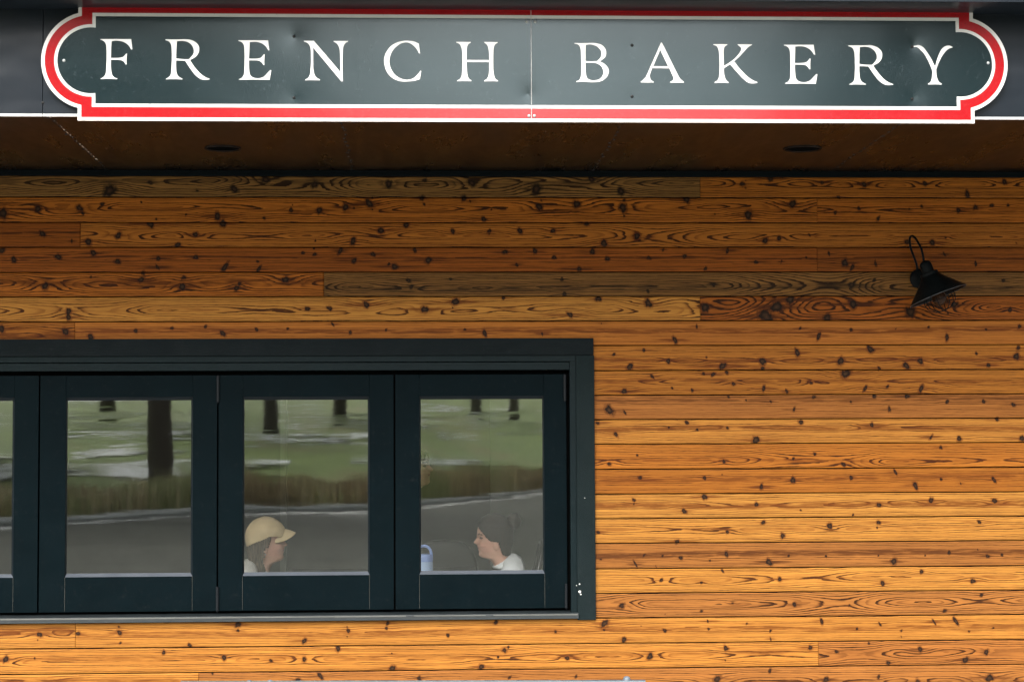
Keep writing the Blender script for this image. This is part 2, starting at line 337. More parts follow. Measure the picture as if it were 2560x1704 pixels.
# ------------------------------------------------------------------ painted materials
def speckled(name, col, rough, speck=.12, dusty=.03, grain=None, bump=.25, **kw):
    t = NT(name); c = t.coord()
    n = t.noise(c, 5, 5, .6); base = t.mix(n, tuple(q*.75 for q in col), tuple(q*1.3 for q in col))
    sp = t.noise(c, 420, 2, .5); base = t.mix(t.smooth(sp, .68, .8, 0, speck), base, (.45, .47, .46))
    dust = t.smooth(t.noise(c, 34, 6, .75), .55, .8, 0, dusty); base = t.mix(dust, base, (.30, .31, .30))
    if grain:
        gc = t.coord(grain); h = t.noise(gc, 1, 5, .7)
        base = t.mix(t.smooth(h, .55, .75, 0, .5), base, tuple(q*2.2 for q in col))
    else: h = t.noise(c, 160, 4, .6)
    t.set(color=base, normal=t.bump(h, bump, .003), **kw)
    r = t.noise(c, 11, 4); t.set(rough=t.smooth(r, .25, .75, rough*.85, rough*1.25))
    return t.mat
M_SASH = speckled('dark_green_paint', (.0016, .0050, .0066), .45, .07, bump=.06, spec=.03)
M_CASE = speckled('rough_sawn_dark_paint', (.006, .0092, .0105), .6, .05, grain=(18, 200, 260), bump=.8, spec=.06)
M_CASEV = speckled('rough_dark_paint_upright', (.0075, .0130, .0140), .6, .06, grain=(260, 200, 200), bump=.8, spec=.06)
M_FRAME = speckled('dark_frame_paint', (.004, .0095, .0112), .38, .06, bump=.05, spec=.10)
M_BEAD = speckled('bead_paint', (.004, .008, .011), .4, .05, bump=.08, spec=.25)
M_BEADLOW = speckled('skylit_dusty_bead_paint', (.055, .065, .080), .45, .2, bump=.1, spec=.5)  # bottom bead: paler colour holds the sky light it catches, plus some dust
M_BLACK = plain('black_gap', (.003, .003, .003), .9, spec=0.0)
M_SILL = speckled('worn_sill_paint', (.011, .016, .018), .5, .2, .08, grain=(25, 120, 60), bump=.4)
M_SILLEDGE = plain('worn_sill_edge', (.085, .088, .08), .6, .35, 9)
M_HINGE = plain('hinge_metal', (.007, .009, .011), .45, .3, 40, spec=.15)
M_SEAM = plain('dried_joint_filler', (.045, .045, .036), .7, .5, 60)
M_FASCIA = None
def fascia_material():
    t = NT('dark_metal_flashing'); c = t.coord()
    w = t.noise(t.coord((1.4, 1, 2.2)), 1.6, 2, .4)
    base = t.mix(t.noise(c, 6, 5), (.006, .009, .013), (.011, .016, .022))
    n1 = t.bump(w, .35, .05); n2 = t.bump(t.noise(c, 700, 2), .04, .001, n1)
    return t.set(color=base, rough=.3, spec=.22, normal=n2)
M_FASCIA = fascia_material()
M_EDGE = plain('bare_metal_edge', (.45, .46, .46), .35, .15, 20, metal=.5)
def soffit_material():
    t = NT('dark_soffit_sheet'); c = t.coord()
    st = t.noise(t.coord((2.5, .6, 1)), 2, 5, .6)
    base = t.mix(st, (.0035, .002, .0008), (.010, .005, .002))
    sp = t.smooth(t.noise(c, 60, 3), .78, .84, 0, .4); base = t.mix(sp, base, (.002, .002, .002))
    return t.set(color=base, rough=t.smooth(st, .3, .7, .24, .38), spec=.36, normal=t.bump(t.noise(t.coord((1, .4, 1)), 5, 3), .05, .01))
M_SOFFIT = soffit_material()
M_SCREW = plain('dark_screw', (.01, .01, .01), .4, metal=.5)
M_INWALL = plain('interior_plaster', (.18, .175, .15), .8, .3, 2)
M_INFLOOR = plain('interior_floor', (.02, .016, .012), .5, .3, 5)
M_ROOF = plain('roof_membrane', (.02, .022, .022), .7)

# ------------------------------------------------------------------ soffit, fascia, roof edge
ZS = Z(427, 0, 1000)
b = at(1000, 287, -1.5); # find overhang so that the soffit's outer edge falls on the photographed fascia foot
dd = ray(1000, 288); YF = CAM.y + (ZS-CAM.z)/dd.z*dd.y
ZFB = ZS - .004
mb = MB(); mb.box(XL, XR, YF+.03, -.001, ZS, ZS+.02)
soffit = mb.build('soffit', M_SOFFIT, building)
seam_px = [((120, 292), (262, 418)), ((858, 310), (879, 421)), ((1556, 312), (1484, 421)), ((2244, 316), (2088, 420))]
for i, (a, b) in enumerate(seam_px):
    p, q = atz(*a, ZS), atz(*b, ZS); x = (p.x+q.x)/2
    s_ = MB(); s_.box(x-.0022, x+.0022, YF+.05, -.03, ZS-.0012, ZS+.001); s_.build('soffit_seam', M_SCREW, soffit)
    rr = np.random.default_rng(i)
    for k in range(15):
        y = YF+.09 + k*(-.05-YF-.09)/14 + rr.uniform(-.02, .02); xx = x+rr.uniform(-.008, .008); r = rr.uniform(.006, .012)
        s_ = MB(); s_.lathe([(0, -.004), (r*.7, -.0032), (r, 0)], (xx, y, ZS), n=10); s_.build('screw', M_SCREW, soffit)
M_SCRATCH = plain('bare_scratch', (.5, .42, .34), .5, .3)
x = (atz(120, 292, ZS).x+atz(262, 418, ZS).x)/2
for k in range(16):
    y = YF+.06+k*.085+random.uniform(-.02, .02); ln = random.uniform(.02, .06)
    s_ = MB(); s_.box(x+.006+random.uniform(-.003, .004), x+.009, y, y+ln, ZS-.0016, ZS-.0004); s_.build('paint_scratch', M_SCRATCH, soffit)
mb = MB(); mb.box(XL, XR, -.022, -.0015, Z(440.5, -.02), ZS-.0005); mb.build('frieze_trim', plain('frieze_paint', (.003, .005, .006), .6, .3, 9, spec=.05), building, .002)
YFF = YF
ZLIP = (at(2500, 7, YF-.24).z + at(1500, 0, YF-.24).z)/2
xs = X(107, YF, 200)
fascia = None
for a, b in ((XL, xs-.001), (xs+.001, XR)):
    mb = MB(); mb.box(a, b, YF, YF+.03, ZFB, ZLIP+.05); fascia = mb.build('fascia', M_FASCIA, building, .002)
    mb = MB(); mb.box(a, b-.0004, YF-.006, YF-.0005, ZFB-.008, ZFB+.004); mb.build('drip_edge', M_EDGE, fascia)
for px, py in ((107, 257), (-420, 255), (2700, 262)):
    p = at(px, py, YF); mb = MB(); mb.lathe([(0, -.004), (.005, -.0035), (.0065, 0)], (p.x, YF, p.z), (0, 1, 0), 12); mb.build('screw', M_SCREW, fascia)
mb = MB(); mb.box(XL, XR, YF-.245, YF-.0005, ZLIP, ZLIP+.119); mb.build('roof_edge', M_FASCIA, building, .002)
mb = MB(); mb.box(XL, XR, YF-.24, 6, ZLIP+.12, ZLIP+.3); mb.build('roof', M_ROOF, building)
# recessed lights
def downlight(px, py, w, label):
    p = atz(px, py, ZS); r = w/2*(p.y-CAM.y)/F
    t = empty('recessed_light', (p.x, p.y, ZS), label, 'ceiling light', 'round recessed lights in the soffit')
    mb = MB(); mb.lathe([(r, -.0005), (r, -.005), (r*.96, -.007), (r*.90, -.004), (r*.88, .0)], (p.x, p.y, ZS), n=40)
    mb.build('trim_ring', M_RING, t, smooth=True)
    mb = MB(); mb.lathe([(r*.89, -.0025), (r*.5, -.0015), (0, -.001)], (p.x, p.y, ZS), n=40)
    mb.build('recess_shade', M_BLACK, t)  # flat black disc, painted as the shade inside an open recess
M_RING = plain('bronze_trim_ring', (.008, .0055, .004), .5, .3, 30, spec=.12)
downlight(557, 370, 92, 'round recessed light in the dark soffit below the letters R and E')
downlight(2006, 371, 98, 'round recessed light in the dark soffit below the letters E R of the second word')

# ------------------------------------------------------------------ sign
YS = YF - .034
M_SW = M_SR = M_SD = None
DENTS = [(735, 92, 1.0), (735, 245, .6), (1580, 114, .3), (1580, 242, .3), (2282, 116, 1.7), (2282, 247, 1.2), (1318, 235, 1.6), (160, 152, .3), (2470, 158, .3)]
def sign_material(name, col, var, rough, spec=.45, coat=.2, tint=None):
    t = NT(name); c = t.coord()
    n = t.noise(c, 9, 5, .6); base = t.mix(n, tuple(q*(1-var) for q in col), tuple(min(1, q*(1+var)) for q in col))
    # rain spots and drips
    sp = t.noise(c, 105, 2, .5); top = t.smooth(t.noise(c, 2.2, 2), .38, .6)
    base = t.mix(t.math('MULTIPLY', t.smooth(sp, .70, .74, 0, .6), top), base, tuple(q*.35 for q in col))
    drip = t.smooth(t.noise(t.coord((75, 1, 3.0)), 1, 3, .6), .62, .76, 0, .22); base = t.mix(drip, base, tuple(q*.55 for q in col)); base = t.mix(t.smooth(t.noise(c, 55, 5, .7), .5, .8, 0, .025), base, (.5, .55, .55))
    dust = t.smooth(t.noise(c, 300, 2), .72, .78, 0, .12); base = t.mix(dust, base, (.5, .52, .5))
    peel = t.noise(c, 230, 2, .5)
    wav = t.noise(t.coord((.9, 1, 1.6)), 1.3, 2, .4)
    h = t.math('MULTIPLY', wav, .006)
    for px, py, a in DENTS:
        p = at(px, py, YS); v = t.n('ShaderNodeVectorMath', operation='DISTANCE'); t.l(c, v.inputs[0]); v.inputs[1].default_value = (p.x, YS, p.z)
        h = t.math('ADD', h, t.math('MULTIPLY', t.math('EXPONENT', t.math('MULTIPLY', v.outputs['Value'], -17.0)), -.0026*a))
    b1 = t.bump(h, 1.0, 1.0); b2 = t.bump(peel, .16, .0016, b1)
    if tint: t.b.inputs['Specular Tint'].default_value = (*tint, 1)
    return t.set(color=base, rough=rough, spec=spec, coat=coat, coatr=.05, normal=b2)
M_SW = sign_material('sign_white', (.60, .595, .575), .03, .2)
M_SR = sign_material('sign_red', (.29, .0028, .006), .08, .16)
M_SD = sign_material('sign_dark_green', (.0045, .0115, .0135), .2, .15, .62, .08, (.80, .96, 1.0))
MIDY = 156.5; sX = lambda px: at(px, MIDY, YS).x; sZ = lambda py: at(1318, py, YS).z
ps = (sX(1400)-sX(1300))/100                     # metres per photograph pixel on the sign
ZC = sZ(MIDY); XCL, XCR = sX(227.5), sX(2399.5)
def outline(xl, xr, zt, zb, r, seam, side, n=40):
    """half of the sign's outline: a plate with a round end and stepped shoulders"""
    if side < 0:
        e, c = xl, XCL; hy = math.sqrt(max(0, r*r-(c-e)**2)); a0 = math.atan2(hy, e-c); a1 = 2*math.pi-a0
        arc = [(c+r*math.cos(a0+(a1-a0)*i/n), ZC+r*math.sin(a0+(a1-a0)*i/n)) for i in range(n+1)]
        return [(seam, zb), (seam, zt), (e, zt)] + arc + [(e, zb)]
    e, c = xr, XCR; hy = math.sqrt(max(0, r*r-(e-c)**2)); a0 = math.atan2(-hy, e-c); a1 = -a0
    arc = [(c+r*math.cos(a0+(a1-a0)*i/n), ZC+r*math.sin(a0+(a1-a0)*i/n)) for i in range(n+1)]
    return [(seam, zt), (seam, zb), (e, zb)] + arc + [(e, zt)]
sign = empty('shop_sign', (sX(1318), YS, sZ(305)), 'long dark green sign reading FRENCH BAKERY with red and white border', 'sign')
XSE = sX(1328)
for side in (-1, 1):
    mb = MB()
    for li, (inx, it, ib, r, mi) in enumerate(((0, 0, 0, 122, 0), (9, 9, 8.5, 113, 1), (35.5, 31, 33.5, 90, 0), (44, 39.5, 42, 82, 2))):
        gap = (.0004, .8*ps, .8*ps, .8*ps)[li]*side
        poly = outline(sX(195+inx), sX(2434-inx), sZ(8+it), sZ(305-ib), r*ps, XSE+gap, side)
        if li == 0: mb.prism(poly, YS, YS+.012, 0)
        else:
            y = YS - .0008*li
            mb.prism(poly, y, y+.0005, mi)
    o = mb.build('sign_panel', [M_SW, M_SR, M_SD], sign)
    bm = bmesh.new(); bm.from_mesh(o.data); bmesh.ops.triangulate(bm, faces=[f for f in bm.faces if len(f.verts) > 4]); bm.to_mesh(o.data); bm.free()
for px, py in ((1317,55),(1338,55),(1322.5,290),(1336,290),(735,92),(735,245),(1580,114),(1580,242),(2280,118),(2280,248),(160,152),(2470,158)):
    p = at(px, py, YS); mb = MB(); br_ = py in (55, 290, 152, 158)
    mb.lathe([(0, -.0055), (.004, -.005), (.0068, -.002), (.0072, 0)], (p.x, YS-.0022, p.z), (0, 1, 0), 14)
    mb.build('screw', M_EDGE if br_ else M_SCREW, sign, smooth=True)
c_, s_ = 'c', 's'
Fo = [[(160,107,1),(745,105,1),(768,298,1),(745,300,1),(690,220),(600,160),(480,136),(375,145,1),(365,300),(362,462,1),(500,460),(590,442),(635,400),(650,378,1),(668,378,1),(658,480),(660,582,1),(640,580,1),(600,525),(520,498),(362,495,1),(362,600),(372,710),(395,790),(440,830),(485,845,1),(483,858,1),(325,852),(165,858,1),(168,848,1),(215,825),(258,770),(272,680),(280,480),(275,280),(258,190),(215,140),(160,122,1)]]
Ro = [[(1397,107,1),(1600,107),(1760,103),(1860,110),(1960,150),(2025,220),(2038,290),(2020,370),(1960,440),(1865,493,1),(1950,620),(2060,745),(2160,815),(2240,845,1),(2235,855,1),(2150,865),(2060,845),(1960,770),(1870,655),(1770,508,1),(1690,505),(1600,503,1),(1600,600),(1608,720),(1635,790),(1680,825),(1722,845,1),(1718,858,1),(1560,853),(1405,858,1),(1408,848,1),(1455,822),(1498,770),(1510,680),(1518,480),(1513,280),(1495,190),(1455,145),(1397,122,1)],
      [(1615,140,1),(1720,133),(1820,155),(1900,220),(1935,310),(1920,390),(1845,478,1),(1720,476),(1600,465,1),(1605,300)]]
Eo = [[(48,117,1),(610,115,1),(635,303,1),(615,305,1),(560,225),(470,165),(370,145),(262,150,1),(255,300),(248,465,1),(400,462),(470,445),(510,405),(530,378,1),(547,378,1),(540,480),(540,583,1),(522,580,1),(485,530),(420,498),(248,494,1),(250,620),(262,740),(300,800),(370,828),(450,830),(530,800),(600,730),(655,675,1),(673,678,1),(640,860,1),(350,856),(58,860,1),(62,848,1),(110,825),(150,765),(160,680),(165,480),(160,270),(140,190),(100,148),(48,130,1)]]
No = [[(1292,120,1),(1480,120,1),(1985,708,1),(1980,500),(1975,340),(1960,245),(1920,175),(1855,135,1),(1855,120,1),(2128,120,1),(2128,133,1),(2075,165),(2040,235),(2030,350),(2025,600),(2030,880,1),(2005,885,1),(1468,250,1),(1467,480),(1475,680),(1500,770),(1540,820),(1597,850,1),(1595,866,1),(1455,862),(1315,865,1),(1318,852,1),(1370,820),(1405,755),(1418,650),(1425,480),(1420,300),(1400,215),(1355,160),(1292,135,1)]]
Co = [[(790,158,1),(810,335,1),(793,337,1),(735,240),(640,160),(545,138),(420,180),(300,300),(250,450),(265,590),(340,720),(450,795),(570,822),(690,790),(780,705),(818,655,1),(832,658,1),(808,808,1),(700,840),(570,853),(430,845),(290,780),(190,660),(150,500),(165,370),(240,240),(350,155),(470,115),(580,105),(700,120)]]
Ho = [[(1478,122,1),(1745,122,1),(1745,135,1),(1700,165),(1675,225),(1670,320),(1668,453,1),(2083,453,1),(2080,320),(2065,220),(2035,165),(1995,135,1),(1998,122,1),(2240,122,1),(2240,135,1),(2195,165),(2168,225),(2160,340),(2158,480),(2160,650),(2175,745),(2200,800),(2245,830,1),(2243,843,1),(2115,840),(1988,843,1),(1992,830,1),(2040,795),(2068,740),(2080,650),(2083,490,1),(1668,490,1),(1672,640),(1685,735),(1710,795),(1757,830,1),(1752,843,1),(1620,840),(1490,843,1),(1495,830,1),(1545,800),(1575,740),(1586,640),(1590,480),(1588,330),(1570,220),(1535,160),(1478,135,1)]]
Bo = [[(125,135,1),(300,137),(450,132),(540,138),(640,170),(705,235),(725,310),(705,400),(605,485,1),(690,530),(755,600),(772,670),(745,760),(670,835),(590,868),(480,880),(320,873),(150,877,1),(155,862,1),(205,840),(238,780),(248,680),(250,500),(243,290),(225,205),(190,165),(125,147,1)],
      [(338,172,1),(430,163),(530,190),(610,260),(632,330),(615,410),(550,478,1),(440,483),(330,478,1),(332,320)],[(330,510,1),(440,510),(540,520),(630,580),(670,670),(655,750),(590,820),(490,845),(400,830),(355,790),(335,690)]]
Ao = [[(1775,115,1),(1790,128,1),(2085,735),(2130,810),(2195,868,1),(2195,880,1),(1935,880,1),(1935,868,1),(1985,835),(2000,790),(1970,720),(1920,607,1),(1595,607,1),(1565,690),(1550,760),(1570,830),(1625,868,1),(1622,880,1),(1378,880,1),(1378,868,1),(1450,800),(1500,720),(1765,125,1)],[(1753,262,1),(1898,570,1),(1615,570,1)]]
Ko = [[(103,145,1),(368,145,1),(368,157,1),(320,190),(300,250),(296,360),(298,560,1),(410,490),(500,420),(590,320),(628,250),(622,205),(565,157,1),(565,145,1),(838,145,1),(835,158,1),(770,195),(700,265),(600,375),(492,470,1),(600,610),(740,755),(840,825),(930,865,1),(930,877,1),(850,890),(760,875),(660,800),(540,670),(415,527,1),(298,605,1),(300,700),(320,790),(350,840),(388,870,1),(385,883,1),(250,878),(118,883,1),(120,868,1),(170,835),(200,780),(212,690),(216,500),(208,310),(190,225),(160,180),(103,157,1)]]
Yo = [[(1328,160,1),(1400,148),(1470,160),(1540,225),(1640,380),(1725,552,1),(1780,370),(1850,225),(1920,165),(2000,150),(2065,175,1),(2060,187,1),(1980,215),(1890,310),(1810,445),(1745,605,1),(1750,720),(1770,800),(1800,850),(1848,880,1),(1845,897,1),(1715,893),(1582,897,1),(1585,880,1),(1630,850),(1655,790),(1665,715),(1668,630),(1600,455),(1520,310),(1440,225),(1380,180),(1328,182,1)]]
a_ = .13158; h_ = .13582
GL = [(Fo, 230, 90, a_, 0, 0), (Ro, 230, 90, a_, 0, 0), (Eo, 590, 90, a_, 0, 0), (No, 590, 90, a_, 0, 0), (Co, 940, 90, h_, 0, 0), (Ho, 940, 90, h_, 0, 0),
      (Bo, 1420, 90, a_, 0, 0), (Ao, 1420, 90, a_, 0, 0), (Ko, 1770, 90, a_, 0, 0), (Eo, 1770, 90, a_, 1398, 32), (Ro, 2110, 90, a_, -1314, 47), (Yo, 2110, 90, a_, 0, 0)]
def smooth_outline(c):
    """closed outline: straight into corners, Catmull-Rom through the rest"""
    n = len(c); out = []
    for i in range(n):
        p0, p1, p2, p3 = c[i-1], c[i], c[(i+1) % n], c[(i+2) % n]
        if len(p1) > 2 and len(p2) > 2: out.append(p1[:2]); continue
        P0 = p0 if len(p1) < 3 else (2*p1[0]-p2[0], 2*p1[1]-p2[1]); P3 = p3 if len(p2) < 3 else (2*p2[0]-p1[0], 2*p2[1]-p1[1])
        for k in range(6):
            t = k/6
            out.append(tuple(.5*((2*p1[j]) + (-P0[j]+p2[j])*t + (2*P0[j]-5*p1[j]+4*p2[j]-P3[j])*t*t + (-P0[j]+3*p1[j]-3*p2[j]+P3[j])*t**3) for j in (0, 1)))
    return out
for gl, ox, oy, sc, dx, dy in GL:
    cu = bpy.data.curves.new('letter', 'CURVE'); cu.dimensions = '2D'; cu.fill_mode = 'BOTH'; cu.extrude = .0006
    for c in gl:
        pts = smooth_outline(c); sp = cu.splines.new('POLY'); sp.points.add(len(pts)-1); sp.use_cyclic_u = True
        for i, (x, y) in enumerate(pts):
            sp.points[i].co = (sX(ox+(x+dx)*sc), sZ(oy+(y+dy)*sc), 0, 1)
    tmp = bpy.data.objects.new('tmp', cu); COL.objects.link(tmp)
    dg = bpy.context.evaluated_depsgraph_get(); lm = bpy.data.meshes.new_from_object(tmp.evaluated_get(dg))
    bpy.data.objects.remove(tmp)
    lm.transform(Matrix(((1,0,0,0),(0,0,-1,YS-.0036),(0,1,0,0),(0,0,0,1)))); lm.name = 'letter'
    lm.materials.clear(); link('letter', lm, M_SW, sign)

# ------------------------------------------------------------------ window
def hz(py, Y=0): return Z(py, Y, 750)
CX1 = X(1485.5, CY); 
mb = MB()
mb.box(X(-860, CY), CX1, CY, -.0025, hz(889, CY), hz(846, CY))
mb.build('window_casing', M_CASE, building, .003)
mb = MB(); mb.box(X(1441, CY), X(1487, CY), CY+.001, -.0025, Z(1549, CY, 1460), hz(889.3, CY)-.0005)
mb.build('window_casing', M_CASEV, building, .003)
# frame: two steps at the head, one at the jamb
mb = MB()
xl_, xr_ = X(-815, 0), X(1440.5, 0)
for bx_ in ((xl_, xr_, -.006, .10, hz(904.5), hz(889.2)), (xl_, X(1425, 0), .004, .10, hz(925.5), hz(906.5)), (X(1425, 0), xr_, -.0055, .10, hz(1538), hz(904.6)), (xl_, xl_+.04, -.0055, .10, hz(1538), hz(906))):
    mb = MB(); mb.box(*bx_); mb.build('window_frame', M_FRAME, building, .0015)
# back-stop of the frame is hollow where the panes are: keep only thin strips behind the gaps
for a, b in ((-347, -343), (96, 100), (542.5, 546.5), (984, 988.5), (1414, 1425.4), (-800, -788)):
    mb = MB(); mb.box(X(a-6, .06), X(b+6, .06), .06, .085, hz(1540, .06), hz(905, .06)); mb.build('weather_strip', M_BLACK, building)
for bx_ in ((xl_+.041, X(1425.1, 0), .061, .086, hz(945, .06), hz(924, .06)), (xl_+.041, X(1425.1, 0), .061, .086, hz(1542, .06), hz(1518, .06))):
    mb = MB(); mb.box(*bx_); mb.build('weather_strip', M_BLACK, building)
mb = MB(); zt = hz(1538, -.03)
prof = [(-.034, hz(1551.5, -.034)), (-.034, hz(1541, -.034)), (-.030, hz(1538, -.034)), (.10, hz(1529, .02)), (.10, hz(1551.5, -.034))]
v = []; xa, xb = xl_-.02, X(1443.5, -.03)
for x in (xa, xb): v += [(x, y, z) for y, z in prof]
mb.add(v, [(0,1,2,3,4), (9,8,7,6,5)] + [(i, (i+1) % 5, (i+1) % 5+5, i+5) for i in range(5)])
sill = mb.build('window_sill', M_SILL, building, .001)
mb = MB()
xx = xa
while xx < xb-.05:
    ln = random.uniform(.25, .9); e = min(xb-.004, xx+ln); zz_ = hz(1541, -.034)
    hgt_ = random.uniform(.005, .0072)
    mb = MB(); mb.box(xx, e, -.0355, -.0345, zz_-hgt_*.55, zz_+hgt_*.45); mb.build('worn_edge', M_SILLEDGE, sill); xx = e + random.choice((.001, .001, .04))
def glass_material():
    t = NT('window_glass'); c = t.coord()
    w1 = t.noise(t.coord((1.1, 1, 9)), 1.0, 2, .5); w2 = t.noise(t.coord((3.5, 1, 34)), 1.0, 2, .5)
    zc = t.n('ShaderNodeSeparateXYZ'); t.l(c, zc.inputs[0]); tz = t.smooth(zc.outputs['Z'], 1.45, 1.95, .40, 2.3)
    h = t.math('MULTIPLY', tz, t.math('ADD', t.math('MULTIPLY', w1, .00014), t.math('MULTIPLY', w2, .000034)))
    bp = t.bump(h, 1.0, 1.0)
    gl = t.n('ShaderNodeBsdfGlossy'); gl.inputs['Roughness'].default_value = .018; gl.inputs['Color'].default_value = (.93, .96, .95, 1); t.l(bp, gl.inputs['Normal'])
    tr = t.n('ShaderNodeBsdfTransparent'); tr.inputs['Color'].default_value = (.97, .98, .975, 1)
    mx = t.n('ShaderNodeMixShader'); mx.inputs[0].default_value = GLASS_REFL
    t.l(tr.outputs[0], mx.inputs[1]); t.l(gl.outputs[0], mx.inputs[2])
    out = t.t.nodes['Material Output']; t.l(mx.outputs[0], out.inputs['Surface']); return t.mat
GLASS_REFL = .118
M_GLASS = glass_material()
SASH = [(988.5, 1416, 1052, 1356), (546.5, 984, 611, 919.5), (100, 542.5, 168.5, 478), (-343, 96, -277, 31.5), (-788, -347, -722, -410)]
zT, zB = hz(937, SY), hz(1524.5, SY)
for i, (a, b, ga, gb) in enumerate(SASH):
    x0, x1 = X(a, SY), X(b, SY); g0, g1 = X(ga-4, SY), X(gb+4, SY); gz1, gz0 = hz(991, SY), hz(1437.5, SY)
    mb = MB()
    mb.box(x0, g0, SY, .058, zB, zT); mb.box(g1, x1, SY, .058, zB, zT)
    mb.box(g0+.0006, g1-.0006, SY+.0012, .057, gz1, zT); mb.box(g0+.0006, g1-.0006, SY+.0012, .057, zB, gz0)
    sash = mb.build('window_sash', M_SASH, building, .0012)
    # glazing beads: sloping strips round the pane
    mb = MB(); i0, i1, j0, j1 = X(ga, GLASSY), X(gb, GLASSY), hz(1428.5, GLASSY), hz(999, GLASSY)
    O = [(g0, gz0), (g1, gz0), (g1, gz1), (g0, gz1)]; I = [(i0, j0), (i1, j0), (i1, j1), (i0, j1)]
    yo_, yi_ = SY+.003, GLASSY-.004
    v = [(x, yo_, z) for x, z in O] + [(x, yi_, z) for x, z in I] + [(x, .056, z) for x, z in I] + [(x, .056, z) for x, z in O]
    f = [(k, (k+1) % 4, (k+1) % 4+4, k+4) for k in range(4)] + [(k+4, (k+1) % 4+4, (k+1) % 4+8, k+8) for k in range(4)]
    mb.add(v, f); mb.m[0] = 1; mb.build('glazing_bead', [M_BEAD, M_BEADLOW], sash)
    mb = MB(); mb.box(i0-.003, i1+.003, GLASSY, GLASSY+.004, j0-.003, j1+.003); pane = mb.build('window_pane', M_GLASS, sash)
    for gx in (g0, g1): mb = MB(); mb.box(gx-.0006, gx+.0006, SY-.0004, SY+.002, zB+.004, gz0); mb.build('joint_line', M_SEAM, sash)
    hx = {0: b-3, 1: None, 2: b+2, 3: None, 4: b+2}[i]
    if hx is not None:
        for pa, pb in ((938, 1003), (1464, 1524)):
            mb = MB(); xh = X(hx, SY-.005); za, zb_ = hz(pa, SY), hz(pb, SY)
            n_ = 3
            for k in range(n_):
                a1, a2 = za+(zb_-za)*k/n_, za+(zb_-za)*(k+1)/n_-.0008
                mb.lathe([(0, a1), (.0072, a1), (.0078, a1-.001), (.0078, a2+.001), (.0072, a2), (0, a2)], (xh, SY-.006, 0), n=14)
            mb.lathe([(0, zb_-.008), (.004, zb_-.006), (.0062, zb_)], (xh, SY-.006, 0), n=12)
            mb.build('hinge', M_HINGE, sash, smooth=False)
# white splashes of bird dropping on the casing
M_SPL = plain('white_splash', (.8, .8, .76), .6, .1)
mb = MB()
for px, py, r in ((1449, 1459, 2.0), (1441.5, 1462.5, 1.4), (1449.5, 1478, 3.6), (1452, 1484.5, 2.0), (1398+64, 1244, 1.2)):
    p = at(px, py, CY-.001); r *= .0021
    mb = MB(); mb.lathe([(0, -.002), (r*.7, -.0015), (r, .0012)], (p.x, CY+.0005, p.z), (0, 1, 0), 10); mb.build('white_splash', M_SPL, building, smooth=True)

# ------------------------------------------------------------------ shell and room behind the cladding
SH0, SH1 = .018, .10
for bx_ in ((XL, WX0, SH0, SH1, 0, ZS), (xr_+.001, XR, SH0, SH1, 0, ZS), (WX0, xr_+.0005, SH0, SH1, hz(889, 0), ZS), (WX0, xr_+.0005, SH0, SH1, 0, hz(1552, 0))):
    mb = MB(); mb.box(*bx_); mb.build('wall_sheathing', M_BLACK, building)
RZ0, RZ1, RY = .15, 2.95, 5.2
for bx_ in ((XL, XR, RY, RY+.1, 0, 3.2), (XL, XL+.08, SH1, RY-.001, 0, 3.2), (X(1700, 2), X(1700, 2)+.08, SH1, RY-.001, 0, 3.2)):
    mb = MB(); mb.box(*bx_); mb.build('interior_wall', M_INWALL, building)
mb = MB(); mb.box(XL, XR, SH1, RY, .03, RZ0); mb.build('interior_floor', M_INFLOOR, building)
mb = MB(); mb.box(XL, XR, SH1, RY, RZ1, RZ1+.05); mb.build('interior_ceiling', M_INWALL, building)
M_PANELIN = plain('interior_panel_paint', (.24, .24, .20), .7, .1)
mb = MB(); p = at(1226, 1100, 3.2); mb.box(p.x, p.x+1.2, 3.2, 3.26, RZ0, RZ1); mb.build('partition', M_PANELIN, building)
mb = MB(); p = at(701, 1100, 3.6); q = at(716, 1100, 3.6); mb.box(p.x, q.x, 3.6, 3.7, RZ0, RZ1); mb.build('post', M_PANELIN, building)

# ------------------------------------------------------------------ barn lamp
M_LAMP = plain('black_lamp_enamel', (.0035, .0048, .0053), .45, .3, 30, spec=.07)
M_LAMPRIM = plain('worn_rim', (.03, .037, .042), .4, .3, 30)
YL = -.24
def L(x, y, Y=YL): return at(2100+x*.1953, 540+y*.1953, Y)
u = .1953/F*(YL-CAM.y)
lamp = empty('wall_lamp', at(2100+985*.1953, 540+700*.1953, 0), 'black barn wall lamp with gooseneck arm, cone shade and wire cage', 'wall lamp')
C0 = L(1258, 1022); ax = Vector((-.345, .10, .935)).normalized()    # from the rim towards the cap
mb = MB(); mb.lathe([(383*u, 0), (384*u, 5*u), (300*u, 90*u), (200*u, 190*u), (118*u, 285*u), (118*u, 320*u), (112*u, 328*u), (80*u, 330*u), (78*u, 440*u), (66*u, 470*u), (30*u, 492*u), (0, 496*u)], C0, ax, 48)
mb.lathe([(376*u, 4*u), (296*u, 88*u), (196*u, 186*u), (90*u, 290*u), (0, 292*u)], C0, ax, 48)
shade = mb.build('lamp_shade', M_LAMP, lamp, smooth=True)
shade.modifiers.new('edge', 'EDGE_SPLIT').split_angle = R(35)
mb = MB(); ringp = []
a1 = ax.cross(Vector((0, 1, 0))).normalized(); a2 = ax.cross(a1)
mb.tube([C0+(a1*math.cos(t)+a2*math.sin(t))*383*u for t in [i*2*math.pi/48 for i in range(49)]], 5*u, 6, cap=False)
mb.build('rim', M_LAMPRIM, shade)
top = C0+ax*490*u
path = [top, L(1045, 430, top.y+.01), L(1005, 350, top.y+.03), L(965, 285, top.y+.06), L(925, 255, top.y+.09), L(898, 275, top.y+.12), L(893, 330, top.y+.15), L(908, 420, top.y+.18), L(945, 520, -.05), L(978, 610, -.03), L(990, 690, -.004)]
